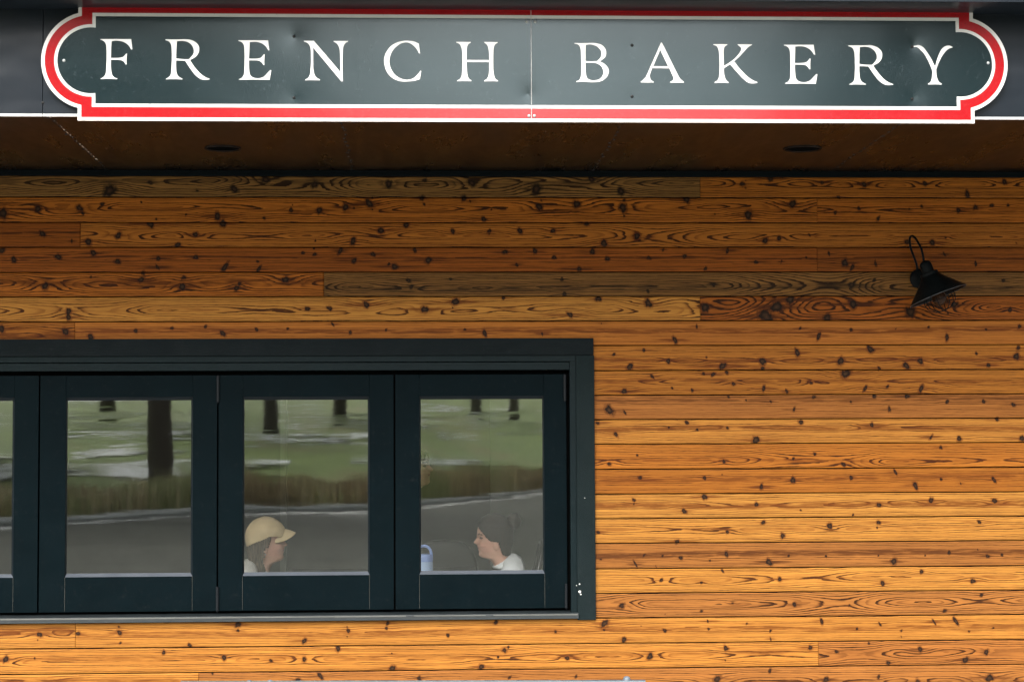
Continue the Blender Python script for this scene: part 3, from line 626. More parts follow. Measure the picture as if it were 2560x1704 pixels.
# Catmull-Rom refine
fine = []
for i in range(len(path)-1):
    p0, p1, p2, p3 = path[max(0, i-1)], path[i], path[i+1], path[min(len(path)-1, i+2)]
    for k in range(5):
        t = k/5; fine.append(.5*((2*p1)+(p2-p0)*t+(2*p0-5*p1+4*p2-p3)*t*t+(3*p1-p0-3*p2+p3)*t**3))
fine.append(path[-1])
mb = MB(); mb.tube(fine, 15*u, 12); mb.build('lamp_arm', M_LAMP, lamp, smooth=True)
pw = L(990, 800, -.004)
mb = MB(); mb.lathe([(0, -.022), (.030, -.021), (.040, -.014), (.050, -.011), (.053, -.002)], (pw.x+.012, 0, pw.z), (0, 1, 0), 32); mb.build('wall_plate', M_LAMP, lamp, smooth=True)
mb = MB(); cd = (L(1370, 1190)-C0).normalized(); cb = -ax
for k in range(4):
    t = k*math.pi/4+.35; d = a1*math.cos(t)+a2*math.sin(t)
    for s in (-1, 1):
        pts = [C0+d*s*200*u, C0+d*s*210*u+cb*60*u, C0+d*s*185*u+cb*130*u, C0+d*s*110*u+cb*190*u, C0+cb*205*u]
        mb.tube(pts, 6*u, 6)
mb.tube([C0+cb*60*u+(a1*math.cos(t)+a2*math.sin(t))*210*u for t in [i*2*math.pi/32 for i in range(33)]], 5*u, 6, cap=False)
mb.build('wire_cage', M_LAMP, lamp)
t = NT('amber_bulb_glass'); M_BULB = t.set(color=(.03, .014, .007), rough=.3, spec=.15)
mb = MB(); mb.lathe([(60*u, -200*u), (75*u, -60*u), (95*u, 20*u), (90*u, 80*u), (50*u, 125*u), (0, 135*u)], C0, cb, 24); mb.build('bulb', M_BULB, lamp, smooth=True)

# ------------------------------------------------------------------ steel rail in front of the wall, cut by the bottom edge
M_STEEL = plain('galvanised_steel', (.10, .125, .15), .42, .2, 25, metal=.4)
M_KNOB = plain('grey_cap', (.10, .12, .14), .45, .3, 30)
YR = -.9
pl_, pr_ = at(452, 1708, YR), at(1613, 1705.5, YR)
zr = (pl_.z+pr_.z)/2; rr_ = .0145
rail = empty('steel_rail', ((pl_.x+pr_.x)/2, YR, 0), 'low galvanised steel tube rail with round caps below the window', 'rail')
mb = MB(); mb.tube([(pl_.x, YR, pl_.z-.001), (pr_.x, YR, pr_.z)], rr_, 20); rb = mb.build('top_tube', M_STEEL, rail, smooth=True); rb.modifiers.new('edge', 'EDGE_SPLIT').split_angle = R(40)
for px in (623, 675, 1567):
    p = at(px, 1705, YR); mb = MB(); mb.lathe([(.017, -.008), (.0175, .012), (.014, .019), (.006, .0225), (0, .023)], (p.x, YR+.004, zr), n=20); mb.build('cap', M_KNOB, rail, smooth=True)
for px in (700, 1540):
    p = at(px, 1705, YR); mb = MB(); mb.tube([(p.x, YR, 0.012), (p.x, YR, zr-.002)], .02, 16); mb.build('post', M_STEEL, rail, smooth=True)
    mb = MB(); mb.lathe([(.07, 0.003), (.07, .012), (.02, .016)], (p.x, YR, 0), n=24); mb.build('foot_plate', M_STEEL, rail)
mb = MB(); mb.tube([(at(700, 1705, YR).x, YR, .25), (at(1540, 1705, YR).x, YR, .25)], .012, 12); mb.build('lower_tube', M_STEEL, rail, smooth=True)
# ------------------------------------------------------------------ ground, road, kerb, grass bank (seen mirrored in the panes)
M_ASPH = plain('asphalt', (.090, .092, .074), .9, .5, .45, bump=.3, bscale=90, spec=.1)
M_PAVE = plain('concrete_pavement', (.32, .315, .295), .8, .12, 2)
M_KFACE = plain('shaded_kerb_face', (.30, .305, .27), .85, .2, 3)  # same concrete, coloured darker to put the shade on the kerb's front
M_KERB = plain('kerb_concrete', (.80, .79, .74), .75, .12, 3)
M_GROUND = plain('far_grass', (.035, .06, .018), .9, .4, .3)
def lawn_material():
    t = NT('mown_lawn'); c = t.coord()
    n = t.noise(c, .35, 5, .6); base = t.mix(n, (.055, .11, .012), (.20, .26, .035))
    dry = t.smooth(t.noise(c, .22, 4, .6), .5, .68, 0, .6); base = t.mix(dry, base, (.20, .14, .05))
    leaf = t.smooth(t.noise(c, 14, 3), .66, .72, 0, .5); base = t.mix(leaf, base, (.25, .10, .03))
    return t.set(color=base, rough=.9)
M_LAWN = lawn_material()
def path_material():
    t = NT('pale_gravel'); n = t.noise(t.coord((.35, .9, 1)), 1.6, 4, .6)
    return t.set(color=t.mix(t.smooth(n, .40, .62), (.14, .18, .05), (.78, .79, .80)), rough=.85)
M_PATH = path_material()
kp = [(-60, 26), (-30, 34)] + [(refl(px, py, 1).x*T, T) for px, py, T in ((170, 1303, 45.6), (478, 1272, 53.5), (611, 1275, 54), (919, 1275, 54), (1052, 1265, 58), (1356, 1228, 76))] + [(20, 96), (60, 120)]
kx = np.array([p[0] for p in kp]); kt = np.array([p[1] for p in kp])
o_ = np.argsort(kx); kx = kx[o_]; kt = kt[o_]
YV = CAM.y+2*(GLASSY-CAM.y)
def kerbY(x):
    xs_ = np.linspace(x-1.2, x+1.2, 9); return YV-float(np.mean(np.interp(xs_, kx, kt)))
def setting(name, mb_, mat, **kw):
    o = mb_.build(name, mat, **kw); o['kind'] = 'structure'; return o
mb = MB(); mb.box(-900, 900, -900, 400, -.6, -.03); setting('ground', mb, M_GROUND)
XS = [-60, -45, -30, -22, -16, -12] + [-10+.6*i for i in range(28)] + [8, 11, 15, 20, 30, 45, 60]
def strip(off0, off1, zf, n=1, th=None):
    v = []; f = []; m_ = n+1
    for x in XS:
        for k in range(m_):
            s = off0+(off1-off0)*k/n; v.append((x, kerbY(x)-s, zf(x, s)))
    for i in range(len(XS)-1):
        for k in range(n): a = i*m_+k; f.append((a, a+1, a+1+m_, a+m_))
    return v, f
v, f = strip(.45, -1, lambda x, s: 0); mb = MB()
v = [];  f = []
for x in XS: v += [(x, kerbY(x)+.4, .0), (x, -7, .0)]
for i in range(len(XS)-1): f.append((2*i, 2*i+1, 2*i+3, 2*i+2))
mb.add(v, f); setting('road', mb, M_ASPH)
mb = MB(); mb.box(-60, 60, -7, .0, -.1, .012); setting('bounce_pavement', mb, M_PAVE)  # out of view, widened and lightened to bounce light onto the upper wall
mb = MB(); v, f = strip(-2.2, -1.1, lambda x, s: .006); mb.add(v, f); setting('gutter', mb, M_KERB)
mb = MB()
for i in range(len(XS)-1):
    a, b = XS[i], XS[i+1]; ya, yb = kerbY(a), kerbY(b); h = .16
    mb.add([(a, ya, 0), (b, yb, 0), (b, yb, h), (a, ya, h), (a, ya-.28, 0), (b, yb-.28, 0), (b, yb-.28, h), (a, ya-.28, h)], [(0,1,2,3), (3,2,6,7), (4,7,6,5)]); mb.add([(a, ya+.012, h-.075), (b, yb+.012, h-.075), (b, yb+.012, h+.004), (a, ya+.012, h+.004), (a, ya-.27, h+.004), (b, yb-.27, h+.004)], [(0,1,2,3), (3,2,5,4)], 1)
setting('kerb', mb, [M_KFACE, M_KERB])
SP = [(0, .10), (5, .2), (14, 1.15), (28, 2.1), (40, 2.95), (60, 4.2), (120, 8.5), (320, 15)]
ss = np.array([p[0] for p in SP]); sz = np.array([p[1] for p in SP])
def hill(x, s): return float(np.interp(s, ss, sz)) + .12*math.sin(x*.31+s*.2)*min(1, s/8) + .05*math.sin(x*1.3+s*.7)*min(1, s/8)
S_STEPS = [.28, 3, 5, 8, 11, 14, 17, 20, 24, 28, 31, 34, 37, 40, 45, 50, 55, 60, 70, 85, 100, 120, 160, 220, 320]
mb = MB(); v = []; f = []; m_ = len(S_STEPS)
XH = [-160, -110] + XS + [110, 160]
for x in XH:
    for s in S_STEPS: v.append((x, kerbY(x)-s, hill(x, s)))
for i in range(len(XH)-1):
    for k in range(m_-1): a = i*m_+k; f.append((a, a+1, a+1+m_, a+m_))
mb.add(v, f); lw = setting('lawn', mb, M_LAWN, smooth=True)
def bank_path(s0, s1, x0, x1, wob):
    mb = MB(); v = []; f = []; xs_ = np.arange(x0, x1+.01, .7)
    for x in xs_:
        c = (s0+s1)/2 + wob*math.sin(x*.23+s0) + .3*wob*math.sin(x*.9+s0*2); hw = (s1-s0)/2*(.55+.45*math.sin(x*.6+s0*3)**2)
        for s in np.linspace(c-hw, c+hw, 5): v.append((x, kerbY(x)-s, max(hill(x, s), hill(x, s)) + .05))
    for i in range(len(xs_)-1):
        for k in range(4): a = i*5+k; f.append((a, a+1, a+6, a+5))
    mb.add(v, f); setting('path', mb, M_PATH, smooth=True)
bank_path(11.5, 15.0, -14, -3.6, .5); bank_path(12.8, 14.2, -2.2, 3.0, .4); bank_path(17, 19, -16, -7, .6)
bank_path(26.3, 30.6, -13.5, -1.0, 1.0); bank_path(27, 29, 1.0, 3.4, .5); bank_path(37, 38.3, -26, 14, 1.0); bank_path(45, 46.5, -10, 20, 1.0); bank_path(57, 60, -30, 20, 2)
# dry ornamental grass along the kerb
def grass_strip(name, x0, x1, s0, s1, n, h0, h1, cols):
    v = []; f = []; mi = []
    for i in range(n):
        x = random.uniform(x0, x1); s = s0 + (s1-s0)*random.random(); y = kerbY(x)-s; z = hill(x, s)
        hmod = .9+.16*math.sin(x*.9)+.07*math.sin(x*3.7+1); h = random.uniform(h0, h1)*hmod; a = random.uniform(0, 6.28); w = random.uniform(.010, .022); b = random.uniform(.05, .35)*h
        dx, dy = math.cos(a), math.sin(a); k = len(v)
        v += [(x-dy*w, y+dx*w, z-.02), (x+dy*w, y-dx*w, z-.02), (x+dx*b*.4+dy*w*.8, y+dy*b*.4-dx*w*.8, z+h*.6), (x+dx*b*.4-dy*w*.8, y+dy*b*.4+dx*w*.8, z+h*.6), (x+dx*b, y+dy*b, z+h)]
        f += [(k, k+1, k+2, k+3), (k+3, k+2, k+4)]; cl = math.sin(x*2.1+s*1.3)+math.sin(x*.83-s*.9+2)+random.uniform(-.9, .9); q = 1 if cl < -.5 else (0 if cl < .55 else 2); mi += [q, q]
    me = bpy.data.meshes.new(name); me.from_pydata(v, [], f); me.polygons.foreach_set('material_index', mi)
    o = link(name, me, cols); o['kind'] = 'stuff'; return o
GM = [plain('dry_grass_%s' % n, c, .8, .3, 3) for n, c in (('straw', (.56, .47, .27)), ('brown', (.36, .28, .16)), ('olive', (.34, .36, .16)))]
tag(grass_strip('dry_grass', -22, 9, 5e-1, 4.2, 24000, .5, 1.05, GM), 'brown dry ornamental grass growing along the kerb across the road', 'grass')

# ------------------------------------------------------------------ trees across the road
M_BARK = plain('dark_bark', (.065, .050, .038), .9, .4, 6, stretch=(1, 1, .3), bump=.8, bscale=14)
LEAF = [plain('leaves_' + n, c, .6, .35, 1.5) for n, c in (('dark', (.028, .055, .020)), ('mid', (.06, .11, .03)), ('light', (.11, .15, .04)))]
def tree(x, y, z, h, tr, cr, cz0, label, n=5000, conifer=False, leafsz=.3, shoots=0):
    t = empty('conifer_tree' if conifer else 'broadleaf_tree', (x, y, z), label, 'tree', 'trees on the lawn across the road')
    mb = MB(); k = 26; pts = [(x+.15*math.sin(i*1.3+x)*(i/k), y+.15*math.cos(i*1.7+x)*(i/k), z-.2+(h*.9+.2)*i/k) for i in range(k+1)]
    rs_ = [tr*(1.35 if i == 0 else 1)*(1-.85*i/k)*random.uniform(.86, 1.14) for i in range(k+1)]; mb.tube(pts, rs_, 12)
    for i in range(12):
        zz_ = random.uniform(cz0, h*.8); a = random.uniform(0, 6.28); ln = cr*random.uniform(.5, .95)*(1.1-zz_/h if conifer else 1)
        q = Vector((x, y, z+zz_)); e = q+Vector((math.cos(a)*ln, math.sin(a)*ln, ln*(.05 if conifer else .5)))
        mb.tube([q, q.lerp(e, .5)+Vector((0, 0, -.1)), e], [tr*.3*(1-.7*zz_/h), tr*.16, tr*.05], 6)
    mb.build('trunk', M_BARK, t, smooth=True)
    v = []; f = []; mi = []
    clumps = []
    for i in range(42):
        zf = random.random(); zc = cz0+(h-cz0)*zf
        rmax = cr*(1-zf)*1.0+.2 if conifer else cr*math.sqrt(max(.05, 1-(2*zf-1)**2))
        a = random.uniform(0, 6.28); r = rmax*math.sqrt(random.uniform(.1, 1)); clumps.append((x+r*math.cos(a), y+r*math.sin(a), z+zc, cr*random.uniform(.25, .48)*(1-.5*zf if conifer else 1)))
    for i in range(shoots): a = random.uniform(0, 6.28); clumps += [(x+math.cos(a)*tr*1.2, y+math.sin(a)*tr*1.2, z+random.uniform(2.2, 4), .30)]*1
    for i in range(n):
        cx_, cy_, cz_, rr = random.choice(clumps); d = Vector((random.gauss(0, 1), random.gauss(0, 1), random.gauss(0, .7))).normalized()*rr*random.uniform(.4, 1.05)
        p = Vector((cx_, cy_, cz_))+d; n1 = Vector((random.gauss(0, 1), random.gauss(0, 1), random.gauss(0, 1))).normalized(); n2 = n1.cross(Vector((.3, .5, .8))).normalized(); s = leafsz*random.uniform(.7, 1.4); q = len(v)
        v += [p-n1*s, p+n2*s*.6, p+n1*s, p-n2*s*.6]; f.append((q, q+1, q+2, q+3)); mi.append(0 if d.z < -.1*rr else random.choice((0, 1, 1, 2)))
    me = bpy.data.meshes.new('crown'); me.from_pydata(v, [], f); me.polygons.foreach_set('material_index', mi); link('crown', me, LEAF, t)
def tree_at(px, T, h, tr, cr, cz0, label, **kw):
    p = refl(px, 1150, T); x = p.x; y = p.y; s = kerbY(x)-y; tree(x, y, hill(x, max(0, s)) if s > 0 else 0, h, tr, cr, cz0, label, **kw)
tree_at(400, 55.5, 18, .37, 5.2, 5.5, 'thick dark trunk mirrored in the second pane, tallest of the trees', n=6500, leafsz=.22, shoots=0)
tree_at(676, 84, 15, .34, 3.4, 5.0, 'brown slim trunk mirrored left of centre in the pane above the tan cap')
tree_at(850, 96, 7.0, .36, 2.6, 1.5, 'dark short tree mirrored in the right half of the pane above the tan cap', n=1800)
tree_at(268, 90, 20, .30, 5.5, 6.5, 'thin brown trunk mirrored left of the thickest trunk', n=4200, leafsz=.36)
tree_at(-60, 60, 21, .5, 5.5, 4.5, 'broad leafy tree on the bank farthest toward the left end of the road', n=4800, leafsz=.36)
tree_at(-420, 62, 20, .4, 6.5, 3.5, 'wide leafy tree standing outside the left end of the windows', n=4800, leafsz=.4)
tree_at(2190, 78, 24, .4, 4.6, 5.0, 'tall leafy tree mirrored dark in the sign behind the letter Y', n=5200, leafsz=.38)
tree_at(2520, 70, 23, .45, 5.0, 4.0, 'tall leafy tree mirrored in the sign at its rounded right end', n=5000, leafsz=.4)
tree_at(2950, 66, 22, .45, 7.0, 3.0, 'wide leafy tree standing to the right of the sign reflections', n=4800, leafsz=.42)
tree_at(1190, 120, 11.5, .35, 3.0, 4.5, 'small round tree mirrored at the top left of the rightmost pane', n=1800)
tree_at(1285, 128, 12.0, .35, 3.4, 4.5, 'small round tree mirrored at the top right of the rightmost pane', n=1800)

# ------------------------------------------------------------------ furniture inside
M_TABLE = plain('dark_table_wood', (.012, .009, .007), .35, .3, 6)
M_CHAIR = plain('black_chair_metal', (.010, .010, .010), .4, .3, 20)
YP = .78
TZ = at(900, 1419.5, 1.15).z
tx0, tx1 = at(712, 1420, .8).x, at(1192, 1420, .8).x
table = empty('cafe_table', ((tx0+tx1)/2, .78, RZ0), 'dark rectangular table between the two seated women', 'table')
mb = MB(); mb.box(tx0, tx1, .40, 1.15, TZ-.035, TZ); mb.build('tabletop', M_TABLE, table, .004)
for x in (tx0+.06, tx1-.06):
    for y in (.46, 1.09):
        mb = MB(); mb.box(x-.025, x+.025, y-.025, y+.025, RZ0, TZ-.035); mb.build('leg', M_TABLE, table, .003)
SEATZ = .45
def chair_proto(label):
    t = empty('cafe_chair', (0, 0, 0), label, 'chair', 'dark chairs inside the bakery')
    mb = MB(); mb.box(-.2, .2, -.2, .2, SEATZ-.035, SEATZ); mb.build('seat', M_CHAIR, t, .012)
    for sx, sy in ((1, 1), (1, -1), (-1, 1), (-1, -1)):
        mb = MB(); mb.tube([(sx*.17, sy*.17, SEATZ-.036), (sx*.2, sy*.19, 0)], [.016, .012], 10); mb.build('leg', M_CHAIR, t, smooth=True)
    mb = MB()     # backrest behind the sitter, at -x: a bent hoop with slats
    hoop = [(-.19, -.18, SEATZ-.01), (-.23, -.19, SEATZ+.25), (-.27, -.165, SEATZ+.43), (-.285, -.09, SEATZ+.51), (-.29, 0, SEATZ+.53), (-.285, .09, SEATZ+.51), (-.27, .165, SEATZ+.43), (-.23, .19, SEATZ+.25), (-.19, .18, SEATZ-.01)]
    mb.tube(hoop, .014, 10)
    for y in (-.08, 0, .08): mb.tube([(-.195, y, SEATZ-.005), (-.245, y, SEATZ+.27), (-.285, y, SEATZ+.515)], .009, 8)
    mb.build('backrest', M_CHAIR, t, smooth=True)
    return t
def copy_thing(o, label):
    c = o.copy(); COL.objects.link(c); c['label'] = label
    for ch in list(o.children):
        d = ch.copy(); COL.objects.link(d); d.parent = c; d.matrix_parent_inverse = ch.matrix_parent_inverse.copy()
    return c
eL = at(666, 1375, YP); eR = at(1237.5, 1363.7, YP)
chair = chair_proto('dark hoop backed chair under the woman in the tan cap')
c2 = copy_thing(chair, 'dark hoop backed chair behind the woman with the hair bun')
chair.location = (eL.x-.06, YP, RZ0); c2.location = (eR.x-.02, YP+.05, RZ0); c2.rotation_euler.z = math.pi
YC = 1.9; pc = at(1112, 1348, YC)
pad = empty('padded_chair', (pc.x, YC, RZ0), 'dark padded chair with rounded back standing behind the blue bottle', 'chair')
mb = MB(); hb = pc.z-RZ0; n_ = 28
prof = [(pc.x+.21*math.copysign(abs(math.cos(2*math.pi*i/n_))**.7, math.cos(2*math.pi*i/n_)), pc.z-.24+.24*math.copysign(abs(math.sin(2*math.pi*i/n_))**.8, math.sin(2*math.pi*i/n_))) for i in range(n_)]
mb.prism(prof, YC-.03, YC+.05); mb.build('backrest', M_CHAIR, pad, .02)
mb = MB(); mb.box(pc.x-.23, pc.x+.23, YC+.02, YC+.48, RZ0+.40, RZ0+.48); mb.build('seat', M_CHAIR, pad, .03)
for sx in (-.19, .19):
    for yy in (YC+.06, YC+.44):
        mb = MB(); mb.tube([(pc.x+sx, yy, RZ0+.399), (pc.x+sx*1.05, yy, RZ0)], [.02, .014], 10); mb.build('leg', M_CHAIR, pad, smooth=True)
# drinks bottle on the table
M_BOT = plain('pale_blue_bottle', (.42, .55, .78), .4, .06, 8, spec=.5)
M_LID = plain('periwinkle_lid', (.27, .38, .74), .4, .06, 8)
YB = .62; pb = at(1060, 1430, YB); bx = at(1059.5, 1400, YB).x; k = (YB-CAM.y)/F
bot = empty('drinks_bottle', (bx, YB, TZ), 'pale blue insulated drinks bottle with looped carry lid on the table', 'bottle')
zb = at(1060, 1403, YB).z; zl = at(1060, 1384, YB).z; zh = at(1060, 1361, YB).z; rb_ = 22.5*k
mb = MB(); mb.lathe([(0, TZ), (rb_*.93, TZ), (rb_, TZ+.006), (rb_, zb-.004), (rb_*.97, zb), (0, zb)], (bx, YB, 0), n=32); mb.build('bottle_body', M_BOT, bot, smooth=True).modifiers.new('e', 'EDGE_SPLIT')
mb = MB(); mb.lathe([(0, zb), (rb_*1.0, zb+.0005), (rb_*1.0, zb+.008), (rb_*.86, zl-.002), (rb_*.78, zl), (0, zl)], (bx, YB, 0), n=32); lid = mb.build('lid', M_LID, bot, smooth=True); lid.modifiers.new('e', 'EDGE_SPLIT')
mb = MB(); hp = []
for i in range(25):
    t = math.pi*i/24; hp.append((bx-rb_*.86*math.cos(t)*(1 if i else 1), YB, zb+.006 + (zh-zb-.012)*(abs(math.sin(t))**.55)))
mb.tube(hp, 3.6*k, 10); mb.build('carry_loop', M_LID, bot, smooth=True)
mb = MB(); p = at(1056, 1391, YB-rb_); mb.lathe([(0, -.002), (.006, -.001), (.007, .004)], (bx-.006, YB-rb_*.90, zb+.013), (0, 1, 0), 12); mb.build('spout', M_BLACK, lid)

# ------------------------------------------------------------------ people
def catmull_tab(tab, z):
    zs_ = [q[0] for q in tab]
    return [float(np.interp(z, zs_, [q[j] for q in tab])) for j in range(1, len(tab[0]))]
# z relative to the ear, front x, back x, half width   (metres, face towards +x)
HEAD = [(-.125,.012,-.088,.056),(-.105,.016,-.082,.053),(-.085,.030,-.078,.052),(-.07,.052,-.077,.053),(-.062,.082,-.077,.055),(-.052,.095,-.078,.057),(-.040,.0985,-.080,.061),(-.028,.0955,-.082,.065),(-.018,.0965,-.085,.067),
        (-.011,.1025,-.087,.0685),(-.003,.0985,-.090,.070),(.005,.1055,-.092,.071),(.013,.1000,-.095,.0715),(.02,.0985,-.097,.072),(.03,.0985,-.099,.0725),(.045,.094,-.101,.074),(.055,.0905,-.102,.075),(.068,.098,-.1025,.0755),(.08,.0985,-.102,.0755),
        (.10,.0965,-.099,.0745),(.12,.089,-.091,.070),(.14,.074,-.076,.060),(.155,.055,-.058,.047),(.166,.033,-.036,.031),(.172,.008,-.010,.010)]
def head_mesh():
    zs_ = np.concatenate([np.arange(-.125, .165, .0035), [.166, .168, .170, .1715]]); n = 64; v = []; f = []
    for z in zs_:
        fx, bx_, w = catmull_tab(HEAD, z); cx_ = (fx+bx_)/2*.6 - .01 if z > -.06 else (fx+bx_)/2
        for k in range(n):
            t = 2*math.pi*k/n; c, s = math.cos(t), math.sin(t)
            a = fx-cx_ if c > 0 else cx_-bx_
            ex = .80 if c > 0 else .92
            X_ = cx_ + a*math.copysign(abs(c)**ex, c); Y_ = w*math.copysign(abs(s)**.9, s)
            # narrow the lower face towards the chin, nose, eye sockets, cheek, ear
            if c > 0 and z < .03 and z > -.062: Y_ *= 1-.24*c*min(1, (.03-z)/.06)
            if c > 0:
                nz = 0
                if .016 < z < .075:
                    tz = (z-.028)
                    nz = .026*math.exp(-(tz/.011)**2) if tz < 0 else .026*max(0, 1-tz/.05)**.9
                X_ += nz*math.exp(-(Y_/(.0085+.010*max(0, .04-z)/.02))**2)
                X_ -= .007*math.exp(-((z-.052)/.009)**2)*math.exp(-((abs(Y_)-.033)/.014)**2)
                X_ += .003*math.exp(-((z-.02)/.018)**2)*math.exp(-((abs(Y_)-.045)/.015)**2)
            v.append((X_, Y_, z))
    for i in range(len(zs_)-1):
        for k in range(n): a, b = i*n+k, i*n+(k+1) % n; f.append((a, b, b+n, a+n))
    f.append(tuple(range(n-1, -1, -1))); f.append(tuple((len(zs_)-1)*n+k for k in range(n)))
    for sgn in (-1, 1):                         # ears
        b = len(v)
        for i in range(7):
            for k in range(10):
                ph = math.pi*(i+.5)/7-math.pi/2; th = 2*math.pi*k/10
                v.append((-.004+.016*math.cos(ph)*math.cos(th)-.10*.0, sgn*.0715+.007*math.cos(ph)*math.sin(th), .008+.030*math.sin(ph)))
        for i in range(6):
            for k in range(10): a, c = b+i*10+k, b+i*10+(k+1) % 10; f.append((a, c, c+10, a+10))
        f.append(tuple(b+9-k for k in range(10))); f.append(tuple(b+60+k for k in range(10)))
    return v, f
def evaluated_mesh(o):
    dg = bpy.context.evaluated_depsgraph_get(); return bpy.data.meshes.new_from_object(o.evaluated_get(dg))
def skin(chains):
    """chains: lists of (point, radius) sharing points; one skinned mesh"""
    v = []; e = []; rad = []; idx = {}
    for ch in chains:
        prev = None
        for p, r in ch:
            key = tuple(round(q, 4) for q in p)
            if key not in idx: idx[key] = len(v); v.append(p); rad.append(r)
            if prev is not None and prev != idx[key]: e.append((prev, idx[key]))
            prev = idx[key]
    me = bpy.data.meshes.new('sk'); me.from_pydata(v, e, []); o = bpy.data.objects.new('sk', me); COL.objects.link(o)
    md = o.modifiers.new('s', 'SKIN'); md.use_smooth_shade = True
    for i, sv in enumerate(me.skin_vertices[0].data): sv.radius = (rad[i], rad[i]) if not isinstance(rad[i], tuple) else rad[i]; sv.use_root = (i == 0)
    sb = o.modifiers.new('sub', 'SUBSURF'); sb.levels = 2; sb.render_levels = 2
    r = evaluated_mesh(o); bpy.data.objects.remove(o); return r
M_SKIN = None
def skin_material():
    t = NT('skin'); c = t.attr('tone').outputs['Color']; n = t.noise(t.coord(), 60, 4)
    return t.set(color=t.mix(t.smooth(n, .3, .8, 0, .25), c, (.34, .16, .11)), rough=.5, spec=.4)
M_SKIN = skin_material()
def person(label, ear, facing, sc, seat_z, shirt_mat, trouser_mat, hair_mat, pitch_deg, hunch, stand=False):
    t = empty('person', (0, 0, 0), label, 'person')
    # seated skeleton in head coordinates (ear at the origin, face +x)
    zp = -.68 if stand else (seat_z-ear.z)/sc + .09; zf = (RZ0-ear.z)/sc
    P = Vector
    neck = P((-.052, 0, -.11)); chest = P((-.125, 0, -.27)); belly = P((-.115, 0, -.45)); pel = P((-.09, 0, zp))
    ch = [[(pel, (.15, .115)), (belly, (.125, .095)), (chest, (.15, .10)), (P((-.100, 0, -.128+hunch)), (.085, .066)), (neck, (.052, .055)), (P((-.025, 0, -.06)), (.05, .05))]]
    for s in (-1, 1):
        sh = P((-.100, s*.162, -.168+hunch)); el = P((.02, s*.205, -.41)); wr = P((.13, s*.075, zp+.135)) if not stand else P((.06, s*.20, -.64))
        ch.append([(chest, (.15, .10)), (P((-.110, s*.09, -.145+hunch)), .068), (sh, .064), (sh.lerp(el, .5), .045), (el, .038), (el.lerp(wr, .35), .037), (wr, .024)])
        dirv = (wr-el).normalized(); side = P((0, -s, 0)); palm = wr+dirv*.055; dn = P((0, 0, -1))
        ch[-1] += [(wr+dirv*.025, (.026, .019)), (palm, (.033, .016))]
        for i, (o_, ln) in enumerate(((-.027, .062), (-.009, .074), (.009, .070), (.026, .056))):
            b = palm+side*o_+dirv*.02
            ch.append([(palm, (.033, .016)), (b, .0095), (b+dirv*ln*.5+dn*.006, .0085), (b+dirv*ln*.8+dn*.022, .008), (b+dirv*ln*.9+dn*.038, .007)])
        tb = wr+dirv*.02+side*.026
        ch.append([(wr+dirv*.025, (.026, .019)), (tb, .012), (tb+dirv*.03+side*.02, .0105), (tb+dirv*.058+side*.022+dn*.01, .009)])
        hip = P((-.06, s*.09, zp-.02)); kn = P((.36, s*.12, zp-.0)); an = P((.33, s*.12, zf+.09)); toe = P((.46, s*.14, zf+.04))
        if stand: kn = P((-.06, s*.10, (zp+zf)/2)); an = P((-.08, s*.10, zf+.09)); toe = P((.08, s*.13, zf+.035))
        ch.append([(pel, (.15, .115)), (hip, .085), (hip.lerp(kn, .5), .075), (kn, .056), (kn.lerp(an, .35), .05), (an, .036), (P((an.x+.03, s*.125, zf+.045)), .038), (toe, .03)])
    body = skin(ch)
    hv, hf = head_mesh(); pr = Matrix.Rotation(R(-pitch_deg), 4, 'Y')
    hv = [tuple(pr @ Vector(q)) for q in hv]
    bmm = bmesh.new(); bmm.from_mesh(body); hm = bpy.data.meshes.new('h'); hm.from_pydata(hv, [], hf); bmm.from_mesh(hm)
    bmesh.ops.recalc_face_normals(bmm, faces=bmm.faces)
    cm = bpy.data.meshes.new('c'); bmm.to_mesh(cm); bmm.free()
    tmp = bpy.data.objects.new('c', cm); COL.objects.link(tmp); rm = tmp.modifiers.new('r', 'REMESH'); rm.mode = 'VOXEL'; rm.voxel_size = .0042; rm.use_smooth_shade = True
    sm = tmp.modifiers.new('s', 'SMOOTH'); sm.factor = .5; sm.iterations = 2
    bodym = evaluated_mesh(tmp); bpy.data.objects.remove(tmp); bodym.name = 'body'
    nvx = len(bodym.vertices); co_ = np.empty(nvx*3); bodym.vertices.foreach_get('co', co_); co_ = co_.reshape(-1, 3)
    inv = np.array(pr.inverted())[:3, :3]; lc = co_ @ inv.T
    tone = np.tile(np.array([.52, .29, .205, 1.]), (nvx, 1))
    def paint(mask, col, a=1.): tone[mask, :3] = tone[mask, :3]*(1-a) + np.array(col)*a
    fx = lc[:, 0]
    paint((fx > .07) & (np.abs(lc[:, 2]-.0) < .0095) & (np.abs(lc[:, 1]) < .025), (.40, .13, .11), .8)
    paint((fx > .085) & (np.abs(lc[:, 2]+.003) < .002) & (np.abs(lc[:, 1]) < .026), (.12, .04, .035), .8)
    for s in (-1, 1):
        paint((fx > .05) & (((lc[:, 2]-.053)/.0065)**2 + ((lc[:, 1]-s*.036)/.016)**2 < 1), (.05, .03, .025), .85)
        paint((fx > .05) & (np.abs(lc[:, 2]-.072-.004*np.cos((np.abs(lc[:, 1])-.035)*60)) < .0042) & (np.abs(np.abs(lc[:, 1])-.036) < .021), (.07, .04, .025), .85)
    paint((fx > .02) & (lc[:, 2] < .03) & (lc[:, 2] > -.03) & (np.abs(lc[:, 1]) > .035), (.56, .25, .19), .35)
    at_ = bodym.attributes.new('tone', 'FLOAT_COLOR', 'POINT'); at_.data.foreach_set('color', tone.astype(np.float32).ravel())
    bo = link('body', bodym, M_SKIN, t, True)
